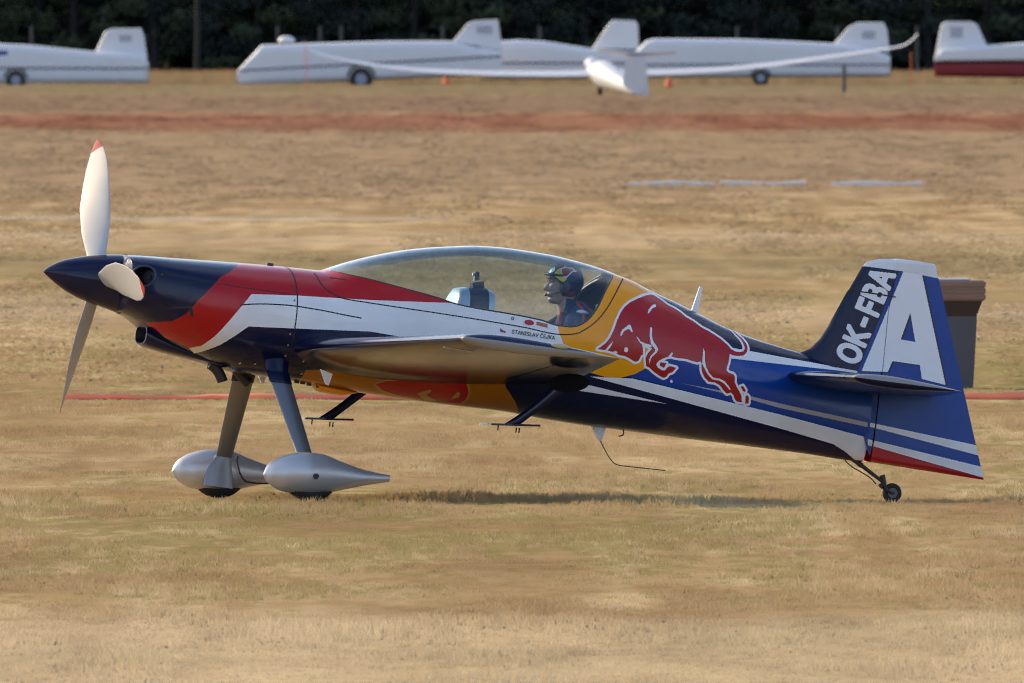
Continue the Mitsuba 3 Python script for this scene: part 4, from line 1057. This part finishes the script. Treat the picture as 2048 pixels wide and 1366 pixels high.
for sd in (1, -1):
    base = A(sx + .30, sd * .105, sz - .22)
    hb = [((base, .032), (base + [.05, -sd * .01, .01], .034))]
    for i, (dz, ln) in enumerate(((.024, .050), (.008, .055), (-.008, .050), (-.022, .042))):
        k0 = base + [.055, -sd * .012, dz + .008]
        hb += [((k0, .011), (k0 + [.035, -sd * .006, -.004], .010)), ((k0 + [.035, -sd * .006, -.004], .010), (k0 + [.028, -sd * .030, -.006], .009))]
    hb += [((base + [.02, -sd * .02, .024], .012), (base + [.06, -sd * .032, .040], .010))]
    hands.append(bones(hb))
hadd('hands', cat(*hands), 'skin', k_body, 50)
collar = [np.stack([sx + .015 + dx + (.080 + w_) * np.cos(th), (.080 + w_) * np.sin(th), sz + .085 + dz + .018 * np.cos(th) * k_], -1) for dz, w_, dx, k_ in ((-.05, .015, 0, 0), (-.01, .004, .004, .4), (.022, .000, .008, 1), (.020, -.006, .008, 1))]
hadd('collar', loft(collar, caps=False), 'suit_navy', SU, 50)
tr = trimesh.proximity.ProximityQuery
sm = bones(bl)


def on_suit(pts, off=.004):
    q, d, ti = trimesh.proximity.closest_point(sm, np.asarray(pts, float))
    return q + sm.face_normals[ti] * off


for pts, r_, mt in (([(sx + .02, .06, sz + .12), (sx + .015, .12, sz + .07), (sx + .01, .20, sz + .03), (sx + .02, .26, sz - .06)], .010, 'suit_red'),
                    ([(sx - .03, .08, sz + .10), (sx - .04, .15, sz + .05), (sx - .05, .26, sz + .0)], .006, 'suit_red'),
                    ([(sx + .12, .04, sz + .03), (sx + .16, .06, sz - .05), (sx + .18, .06, sz - .14)], .012, 'suit_red'),
                    ([(sx + .14, .02, sz + .01), (sx + .17, .01, sz - .06), (sx + .19, .01, sz - .14)], .005, 'eye_white')):
    hadd('suit_piping', tube(on_suit(spline(pts, 16)), r_, 8), mt, SU)
hadd('shoulder_patch', tube(on_suit(spline([(sx + .050, .20, sz + .030), (sx + .015, .215, sz + .020), (sx - .02, .22, sz + .010)], 9), .010), [.003, .008, .011, .012, .012, .011, .009, .006, .003], 8), 'decal_white', SU)
hadd('seat_back', loft([np.stack([sx - .10 - .10 * t_ + .02 * np.cos(th), .19 * np.cos(th) * 0 + .17 * np.sign(np.sin(th)) * np.abs(np.sin(th)) ** .5, sz - .50 + t_ * .56 + .02 * np.cos(th)], -1) for t_ in np.linspace(0, 1, 8)]), 'cockpit_dark', PE + '_seat' if False else P, 50)

# ---------------------------------------------------------------- background
scene['trailer_white'] = gloss((.87, .87, .88), .18)
scene['trailer_grey'] = matte((.16, .16, .18), .6)
scene['trailer_red'] = gloss((.34, .012, .02), .2)
scene['marker_orange'] = matte((.62, .12, .03), .6)
scene['tape_red'] = matte((.78, .22, .12), .6)
scene['glider_white'] = gloss((.76, .76, .77), .10)
scene['hub_grey'] = matte((.24, .26, .31), .4, metallic=.3)
scene['post_grey'] = matte((.055, .058, .060), .9)
scene['board_white'] = matte((.52, .51, .49), .7)
scene['mark_grey'] = matte((.18, .19, .24), .6)
YT = 1339.0
ST = 300 * 186 / 1016.0


def tx(px):
    return (px - 1024) / ST


def tz(py):
    return (170 - py) / ST


def box_body(xs, top, bot, w=.85, y0=0., n=6.0, m=40):
    th = np.linspace(0, 2 * np.pi, m, endpoint=False)
    ft_, fb_ = pc(top) if len(top) > 2 else None, None
    r = []
    for x in xs:
        zt, zb = np.interp(x, *zip(*sorted(top))), np.interp(x, *zip(*sorted(bot)))
        c, h = (zt + zb) / 2, (zt - zb) / 2
        r.append(np.stack([np.full(m, x), y0 + w * np.sign(np.cos(th)) * np.abs(np.cos(th)) ** (2 / n), c + h * np.sign(np.sin(th)) * np.abs(np.sin(th)) ** (2 / n)], -1))
    return loft(r)


def slab(pts, y0, y1, bev=.0):
    return hullpts([(x, y, z) for x, z in pts for y in (y0, y1)])


def trailer(top, bot, fin, wheel, stripe, label, y=YT, lower='trailer_white', split=None, mark=None):
    k = key('glider_trailer')
    tag(k, label, 'trailer', 'glider trailers parked in front of the forest')
    M = lambda q: [(tx(a), tz(b)) for a, b in q]
    top, bot = M(top), M(bot)
    xs = np.unique(np.r_[np.linspace(top[0][0], top[-1][0], 40), [a for a, b in top]])
    if split is None:
        add('body', box_body(xs, top, bot, .85, y), 'trailer_white', k, smooth=40)
    else:
        sp = M(split)
        add('lid', box_body(xs, top, sp, .85, y), 'trailer_white', k, smooth=40)
        add('body', box_body(xs, [(a, b - .01) for a, b in sp], bot, .87, y), lower, k, smooth=40)
    f = M(fin)
    cx, cz = np.mean(f, 0)
    add('tail_fin', hullpts([(cx + (a - cx) * q, y + d, cz + (b - cz) * q + (0 if q == 1 else 0)) for a, b in f for d, q in ((-.16, .96), (-.10, 1), (.10, 1), (.16, .96))]), 'trailer_white', k, smooth=30)
    if mark:
        a, b = M(mark)
        n_ = 5
        for i in range(n_):
            add('number_mark', rbox((a[0] + (b[0] - a[0]) * (i + .5) / n_, y - .165, (a[1] + b[1]) / 2), (abs(b[0] - a[0]) / n_ * .62, .012, abs(a[1] - b[1])), .003), 'mark_grey', k, smooth=False)
    if stripe:
        s_ = M(stripe)
        (xa, za), (xb, zb) = s_[0], s_[-1]
        h_ = .05
        add('belt_line', hullpts([(x, y + yy, z + dz) for x, z in ((xa, za), (xb, zb)) for yy in (-.885, -.80) for dz in (-h_, h_)]), 'trailer_grey', k, smooth=False)
    for px, py, r in wheel:
        c = (tx(px), y - .80, tz(py))
        w = add('wheel', tube([(c[0], c[1] - .12, c[2]), (c[0], c[1] + .10, c[2])], r * .50, 20), 'hub_grey', k, smooth=30)
        q = np.linspace(0, 2 * np.pi, 32, endpoint=False)
        add('tyre', loft([np.stack([c[0] + r * (.73 + .27 * np.cos(p_)) * np.cos(q), c[1] - .06 + .12 * np.sin(p_) + 0 * q, c[2] + r * (.73 + .27 * np.cos(p_)) * np.sin(q)], -1) for p_ in np.linspace(0, 2 * np.pi, 11)], caps=False), 'black_rubber', w, smooth=True)
        add('mudguard', loft([np.stack([c[0] + r * kk * np.cos(a_), c[1] - .14 + dy + 0 * a_, c[2] + r * kk * np.sin(a_)], -1) for kk, dy in ((1.32, 0), (1.32, .24), (1.08, .24), (1.08, 0), (1.32, 0))], caps=False, closed=False) if (a_ := np.linspace(.15, np.pi - .15, 18)) is not None else None, 'black_plastic', w, smooth=30)
    for px, py in ((bot[0][0], bot[0][1] + .12), (bot[-1][0], bot[-1][1] + .12)):
        add('reflector', rbox((px * .995 + .005 * cx, y - .84, py), (.09, .06, .07), .01), 'marker_orange', k, smooth=False)
    return k


trailer([(-260, 120), (-180, 92), (-20, 86), (60, 90), (130, 97), (190, 103), (240, 104), (285, 106), (297, 126)], [(-260, 166), (30, 167), (297, 166)], [(190, 106), (210, 63), (224, 57), (283, 57), (288, 75), (295, 118)], [(32, 160, .36)], [(-255, 136), (294, 137)], 'white trailer with upright tail fin box at the left edge of the picture', mark=[(238, 70), (264, 84)])
trailer([(474, 142), (522, 90), (640, 86), (780, 82), (900, 82), (975, 100), (1004, 104)], [(474, 171), (700, 163), (1004, 150)], [(905, 84), (935, 47), (948, 42), (996, 39), (1004, 102)], [(722, 158, .42)], [(477, 142), (1003, 113)], 'long white trailer with sloping front behind the left wing of the parked glider', y=YT + 2, mark=[(953, 52), (985, 68)])
trailer([(960, 84), (1040, 80), (1090, 83), (1180, 97), (1230, 100), (1278, 104)], [(960, 160), (1278, 160)], [(1185, 98), (1215, 52), (1226, 40), (1272, 42), (1277, 50), (1279, 100)], [], [(965, 127), (1277, 127)], 'white trailer directly behind the glider fuselage, its plain fin box leaning back', y=YT + 6)
trailer([(1270, 104), (1292, 82), (1310, 77), (1480, 78), (1600, 83), (1670, 87), (1740, 96), (1781, 112)], [(1270, 157), (1781, 154)], [(1668, 88), (1698, 54), (1716, 45), (1768, 45), (1775, 60), (1780, 106)], [(1522, 156, .30)], [(1275, 130), (1780, 130)], 'long white trailer behind the right wing of the parked glider', y=YT + 2, mark=[(1725, 62), (1752, 78)])
trailer([(1869, 112), (1885, 98), (1970, 91), (2050, 85), (2180, 84), (2330, 100)], [(1869, 153), (2330, 160)], [(1871, 108), (1882, 50), (1892, 43), (1946, 44), (1955, 50), (1974, 92)], [], None, 'white trailer with dark red lower body at the right edge of the picture', split=[(1869, 124), (2330, 122)], lower='trailer_red', mark=[(1900, 54), (1926, 76)])
add('blue_mark', rbox((tx(6), YT - .872, tz(106)), (.36, .02, .16), .004), 'paint_blue', 'glider_trailer', smooth=False)
# a roof ventilator on the long trailer
vk = [k for k in labels if k.startswith('glider_trailer')][1]
add('roof_vent', ellipsoid((tx(572), YT + 2, tz(81)), (.30, .30, .17), 3), 'trailer_white', vk, smooth=True)

# parked glider
GY_ = 1180.0
SG = 300 * 300.0 / (GY_ + 300)
GZ0 = -16 + 304800 / (GY_ + 300)


def gx_(px):
    return (px - 1024) / SG


def gz_(py):
    return (GZ0 - py) / SG


GK = 'glider'
tag(GK, 'white sailplane with long upswept wings parked in front of the trailers', 'glider')
q = np.linspace(0, 2 * np.pi, 28, endpoint=False)


def gfus(path, rad):
    P_ = spline(path, 30); R_ = spline(np.array(rad), 30)
    return loft([np.stack([p[0] + r[0] * np.cos(q), p[1] + 0 * q, p[2] + r[1] * np.sin(q)], -1) for p, r in zip(P_, R_)])


# the fuselage points away from the camera: nose far, tail near
add('fuselage', gfus([(gx_(1180), GY_ + 3.6, gz_(158)), (gx_(1182), GY_ + 3.0, gz_(148)), (gx_(1186), GY_ + 1.5, gz_(142)), (gx_(1200), GY_ - .2, gz_(146)), (gx_(1225), GY_ - 2.0, gz_(158)), (gx_(1258), GY_ - 3.8, gz_(174)), (gx_(1280), GY_ - 4.9, gz_(184))], [(.06, .06), (.30, .32), (.40, .47), (.36, .40), (.22, .25), (.16, .18), (.10, .11)]), 'glider_white', GK, smooth=True)
fz = [(1244, 166), (1252, 112), (1290, 110), (1297, 192), (1274, 190), (1252, 176)]
add('fin', hullpts([(gx_(a), GY_ - 5.0 + d, gz_(b)) for a, b in fz for d in (-.06, .06)]), 'glider_white', GK, smooth=30)
add('tail_plane', hullpts([(gx_(a), GY_ - 4.8 + d, gz_(b)) for a, b, d in ((1196, 100, -.25), (1196, 100, .25), (1352, 104, -.25), (1352, 104, .25), (1272, 106, -.32), (1272, 106, .32), (1196, 103, 0), (1352, 107, 0), (1272, 113, 0))]), 'glider_white', GK, smooth=30)
for nm, pts in (('wing', [(1190, 147), (1100, 149), (1000, 148), (860, 143), (740, 130), (660, 114), (622, 102), (606, 84)]), ('wing', [(1195, 147), (1290, 147), (1400, 143), (1520, 133), (1650, 116), (1760, 100), (1808, 91), (1836, 68)])):
    pth = np.array([(gx_(a), GY_ + .2 * i, gz_(b)) for i, (a, b) in enumerate(pts)])
    ch = np.array([1.15, 1.08, 1.0, .92, .8, .64, .46, .26])
    n_ = 50
    pp, cc = spline(pth, n_), np.interp(np.linspace(0, 1, n_), np.linspace(0, 1, 8), ch)
    r = []
    for p_, c_ in zip(pp, cc):
        x, y_ = foil(14)
        t_ = .17
        up = np.vstack([np.stack([0 * x, c_ * (.5 - x), c_ * y_ * t_], -1)[::-1], np.stack([0 * x, c_ * (.5 - x), -c_ * y_ * t_], -1)[1:-1]])
        up[:, 2] += .10 * up[:, 1]
        r.append(p_ + up)
    add(nm, loft(r), 'glider_white', GK, smooth=40)
c = (gx_(1200), GY_ - .1, .20)
w = add('wheel', tube([(c[0] - .08, c[1], c[2]), (c[0] + .08, c[1], c[2])], .19, 20), 'black_rubber', GK, smooth=30)
add('canopy', ellipsoid((gx_(1184), GY_ + 2.0, gz_(128)), (.26, 1.0, .22), 3), 'glider_white', GK, smooth=True)

# marker cones, poles
for i, (px, py, h, lb) in enumerate(((775, 153, 14, 'orange marker under the trailer roof line, left of the others'), (893, 160, 18, 'bright orange marker below the glider left wing'), (1080, 163, 10, 'small red marker under the glider left wing root'), (1338, 165, 20, 'bright orange marker right of the glider tail'), (1490, 154, 18, 'dark red marker beside the trailer wheel'))):
    k = key('marker_cone'); tag(k, lb, 'marker', 'orange markers among the trailers')
    dd = 304800 / (py + h / 2 + 16) - 300; s_ = 300 * 300 / (dd + 300)
    x0, hh = (px - 1024) / s_, h / s_
    hw = hh * .42
    add('base', rbox((x0, dd, .02), (hw * 2.1, hw * 2.1, .04), .008), 'marker_orange', k, smooth=False)
    add('cone', loft([np.stack([x0 + r_ * np.cos(q), dd + r_ * np.sin(q), np.full(28, z_)], -1) for r_, z_ in ((hw, .03), (hw * .85, hh * .4), (hw * .6, hh * .8), (hw * .3, hh))]), 'marker_orange', k, smooth=40)
for px, y0, y1, lb, mt in ((612, 84, 178, 'thin orange and white pole at the left wing tip of the glider', 'marker_orange'), (1822, 104, 176, 'thin orange pole beneath the winglet at the right', 'marker_orange'), (1688, 128, 184, 'black post standing before the right trailer', 'black_plastic')):
    k = key('marker_pole'); tag(k, lb, 'pole')
    dd = 304800 / (y1 + 16) - 300; s_ = 300 * 300 / (dd + 300)
    x0, hh = (px - 1024) / s_, (y1 - y0) / s_
    n_ = 6
    for i in range(n_):
        add('segment', tube([(x0, dd, hh * i / n_), (x0, dd, hh * (i + 1) / n_)], 0.018 if mt != 'black_plastic' else .07, 10), mt, k, smooth=30)
# fence posts in front of the forest
for px, lb in ((62, 'slim grey fence post above the left trailer roof'), (555, 'slim grey fence post beside the roof vent of the long trailer'), (640, 'slim grey fence post right of the roof vent of the long trailer'),
               (682, 'slim grey fence post above the middle of the long trailer'), (885, 'slim grey fence post just left of the long trailer fin'), (1080, 'slim grey fence post between two trailer fins above the glider'),
               (1475, 'slim grey fence post above the trailer behind the glider right wing'), (1676, 'slim grey fence post touching the fin of the right-hand long trailer'), (1835, 'slim grey fence post behind the glider winglet')):
    k = key('fence_post'); tag(k, lb, 'post', 'grey fence posts in front of the forest')
    x0, dd = (px - 1024) / 53.0, 1400.0
    scene[k] = mikit.ply(rbox((x0, dd, 1.05), (.12, .12, 2.1), .02), 'post_grey', smooth=False)

# white marker boards, barrier tape, crate
for px0, px1 in ((1255, 1430), (1440, 1612), (1662, 1845)):
    k = key('runway_board'); i = int(k[-1]) if k[-1].isdigit() else 0
    tag(k, ('leftmost', 'middle', 'rightmost')[i] + ' long low white runway marker board lying on the dry grass', 'marker board', 'white runway marker boards')
    dd = 490.0; s_ = 300 * 300 / (dd + 300)
    a, b = (px0 - 1024) / s_, (px1 - 1024) / s_
    x = np.linspace(a, b, 14)
    top = .052 + .012 * np.sin(x * 5 + i)
    scene[k] = mikit.ply(loft([np.array([(xx, dd - .12, 0), (xx, dd - .10, t_), (xx, dd + .15, t_ * 1.1), (xx, dd + .17, 0)]) for xx, t_ in zip(x, top)]), 'board_white', smooth=False)
dd = 73.0; s_ = 300 * 300 / (dd + 300)
x = np.linspace(-3.72, 8, 300)
yy = dd + .25 * np.sin(x * 1.3) + .1 * np.sin(x * 4.1)
zz_ = np.array(ground_z(x, yy))
hh = .052 + .012 * np.sin(x * 3.1 + 1) * np.sin(x * 1.7) + .004 * np.sin(x * 17)
prof = [np.array([(xx, y_, z_ - .004), (xx, y_ - .02 - .008 * math.sin(xx * 9), z_ + h_ * .55), (xx, y_, z_ + h_), (xx, y_ + .006, z_ + h_), (xx, y_ - .014 - .008 * math.sin(xx * 9), z_ + h_ * .55), (xx, y_ + .006, z_ - .004)]) for xx, y_, z_, h_ in zip(x, yy, zz_, hh)]
scene['barrier_tape'] = mikit.ply(loft(prof), 'tape_red', smooth=40)
tag('barrier_tape', 'long red barrier tape lying across the grass behind the plane', 'tape')

CK = 'field_bin'
tag(CK, 'dark grey bin with brown board top standing behind the plane tail', 'bin')
dd = 84.0; s_ = 300 * 300 / (dd + 300); zg = -16 + 304800 / (dd + 300)
bx = lambda px: (px - 1024) / s_
bz = lambda py: (zg - py) / s_
scene['bin_grey'] = matte((.075, .072, .080), .7)
scene['wood_brown'] = matte(mikit.proc(lambda p, n, uv: mix((.15, .088, .056), (.25, .155, .105), fbm(p.x * 3, p.y * 3, p.z * 40, 3))), .8)
scene['wood_dark'] = matte((.045, .028, .018), .8)
xl, xr, ym = bx(1790), bx(1952), dd
for i, (z0, z1) in enumerate(((bz(780), bz(738)), (bz(737), bz(688)), (bz(687), bz(632)))):
    add('side_panel', hullpts([(x_, ym + y_, z_) for z_, e in ((z0 - .004, .03 - .012 * i), (z1 + .006 * (i < 2), .018 - .012 * i)) for x_ in (xl + e, xr - e) for y_ in (-.30 + e, .30 - e)]), 'bin_grey', CK, smooth=False)
add('collar', hullpts([(x_, ym + y_, z_) for z_, e in ((bz(632), .0), (bz(602), -.05)) for x_ in (xl + e, xr - e) for y_ in (-.30 + e, .30 - e)]), 'wood_dark', CK, smooth=False)
lid = add('lid', rbox(((xl + xr) / 2, ym, (bz(602) + bz(560)) / 2), (xr - xl + .14, .74, bz(560) - bz(602) - .004), .012), 'wood_brown', CK, smooth=False)
for i in range(3):
    z_ = bz(600) + (bz(562) - bz(600)) * (i + .5) / 3
    add('board', rbox(((xl + xr) / 2, ym - .372, z_), (xr - xl + .16, .02, (bz(562) - bz(600)) / 3 - .012), .004), 'wood_brown', lid, smooth=False)
tag('paper_sheet', 'white sheet lying on top of the brown bin lid', 'paper')
scene['paper_sheet'] = mikit.ply(rbox((bx(1878), ym - .1, bz(558.5)), (.52, .42, .022), .006), 'board_white', smooth=False)

# forest
scene['bark'] = matte((.016, .016, .015), .9)


def leaf_mat(c):
    return {'type': 'twosided', 'bsdf': {'type': 'diffuse', 'reflectance': mikit.proc(lambda p, n, uv: mi.Color3f(*c) * (.55 + .9 * fbm(p.x * 1.1, p.y * 1.1, p.z * 1.1, 3)))}}


scene['leaf_dark'] = leaf_mat((.032, .043, .038))
scene['leaf_mid'] = leaf_mat((.052, .068, .040))


def tree_mesh(seed, h, spread, nl):
    r = np.random.default_rng(seed)
    trunk = [(0, 0, -.2), (.05, 0, h * .3), (-.08, .1, h * .6), (.05, 0, h * .93)]
    wood = [tube(spline(trunk, 12), np.linspace(.19, .03, 12), 8)]
    centres = []
    for i in range(26):
        z = h * (.05 + .90 * (i + r.uniform(0, 1)) / 26)
        ln = spread * (1.0 - .75 * (z / h) ** 1.6) * r.uniform(.7, 1.1)
        a = i * 2.4 + r.uniform(-.4, .4)
        tip = (ln * math.cos(a), ln * math.sin(a), z + ln * r.uniform(-.1, .35))
        wood.append(tube([(0, 0, z), (tip[0] * .5, tip[1] * .5, (z + tip[2]) / 2 + .1), tip], [.05, .035, .012], 5))
        for t in (.45, .75, 1.0):
            centres.append(((tip[0] * t, tip[1] * t, z + (tip[2] - z) * t), .34 + .30 * r.uniform()))
    cs_ = np.array([c for c, _ in centres]); rr = np.array([s for _, s in centres])
    pick = r.integers(0, len(cs_), nl)
    d = r.normal(size=(nl, 3)); d /= np.linalg.norm(d, axis=1, keepdims=True)
    pos = cs_[pick] + d * (rr[pick] * r.uniform(.3, 1.15, nl) ** .6)[:, None] * [1.2, 1.2, .75]
    u = r.normal(size=(nl, 3)); u /= np.linalg.norm(u, axis=1, keepdims=True)
    w_ = np.cross(u, d + r.normal(size=(nl, 3)) * .6); w_ /= np.linalg.norm(w_, axis=1, keepdims=True)
    sz_ = r.uniform(.06, .13, nl)[:, None]
    v = np.stack([pos - u * sz_, pos + w_ * sz_ * .55, pos + u * sz_, pos - w_ * sz_ * .55], 1).reshape(-1, 3)
    i = np.arange(nl) * 4
    f = np.vstack([np.stack([i, i + 1, i + 2], 1), np.stack([i, i + 2, i + 3], 1)])
    return cat(*wood), (v, f)


variants = []
for sd in range(5):
    wd_, lv_ = tree_mesh(40 + sd, 9.5 + sd * .6, 2.3 + .25 * (sd % 3), 7000)
    variants.append([(mikit.ply(wd_, 'bark', smooth=40), mikit.ply(lv_, mt, smooth=False)) for mt in ('leaf_dark', 'leaf_mid')])
r = np.random.default_rng(11)
n_tree = 0
tag('forest', 'dark dense forest edge behind the parked trailers', 'forest', kind='stuff')
for row, (yy_, n_, step) in enumerate(((1433, 30, 2.2), (1438, 26, 2.5), (1444, 26, 2.6), (1451, 24, 3.0))):
    for i in range(n_):
        x0 = (i - (n_ - 1) / 2) * step + r.uniform(-.6, .6)
        w_, l_ = variants[r.integers(5)][int(r.uniform() < .35)]
        M_ = T().translate([x0, yy_ + r.uniform(-1.5, 1.5), 0]).rotate([0, 0, 1], r.uniform(0, 360)).scale([1, 1, r.uniform(.85, 1.2)])
        for d_ in (w_, l_):
            n_tree += 1
            scene[f'forest__{n_tree:03d}'] = {**d_, 'to_world': M_}
# undergrowth between the trunks
nl = 60000
pos = np.stack([r.uniform(-36, 36, nl), r.uniform(1440, 1458, nl), r.uniform(0, 1, nl) ** 1.3 * 5.0], -1)
pos = pos[meshkit.fbm(pos * [.5, .3, .7], 3, 4) > .40]; nl = len(pos)
u = r.normal(size=(nl, 3)); u /= np.linalg.norm(u, axis=1, keepdims=True)
w_ = np.cross(u, r.normal(size=(nl, 3))); w_ /= np.linalg.norm(w_, axis=1, keepdims=True)
sz_ = r.uniform(.14, .30, nl)[:, None]
i = np.arange(nl) * 4
n_tree += 1
scene[f'forest__{n_tree:03d}'] = mikit.ply((np.stack([pos - u * sz_, pos + w_ * sz_ * .6, pos + u * sz_, pos - w_ * sz_ * .6], 1).reshape(-1, 3), np.vstack([np.stack([i, i + 1, i + 2], 1), np.stack([i, i + 2, i + 3], 1)])), 'leaf_dark', smooth=False)
# one tree with its bare trunk in view
k = key('bare_tree')
tag(k, 'tree with bare grey trunk left of the long trailer', 'tree')
x0 = (385 - 1024) / 53.0
add('trunk', tube([(x0, 1420, -.1), (x0 + .05, 1420, 2), (x0 - .03, 1420, 6), (x0, 1420, 9)], [.11, .10, .08, .05], 12), 'bark', k, smooth=True)
wd_, lv_ = tree_mesh(77, 6.5, 2.0, 3500)
scene[k + '__crown'] = {**mikit.ply(lv_, 'leaf_mid', smooth=False), 'to_world': T().translate([x0, 1420, 3.6])}
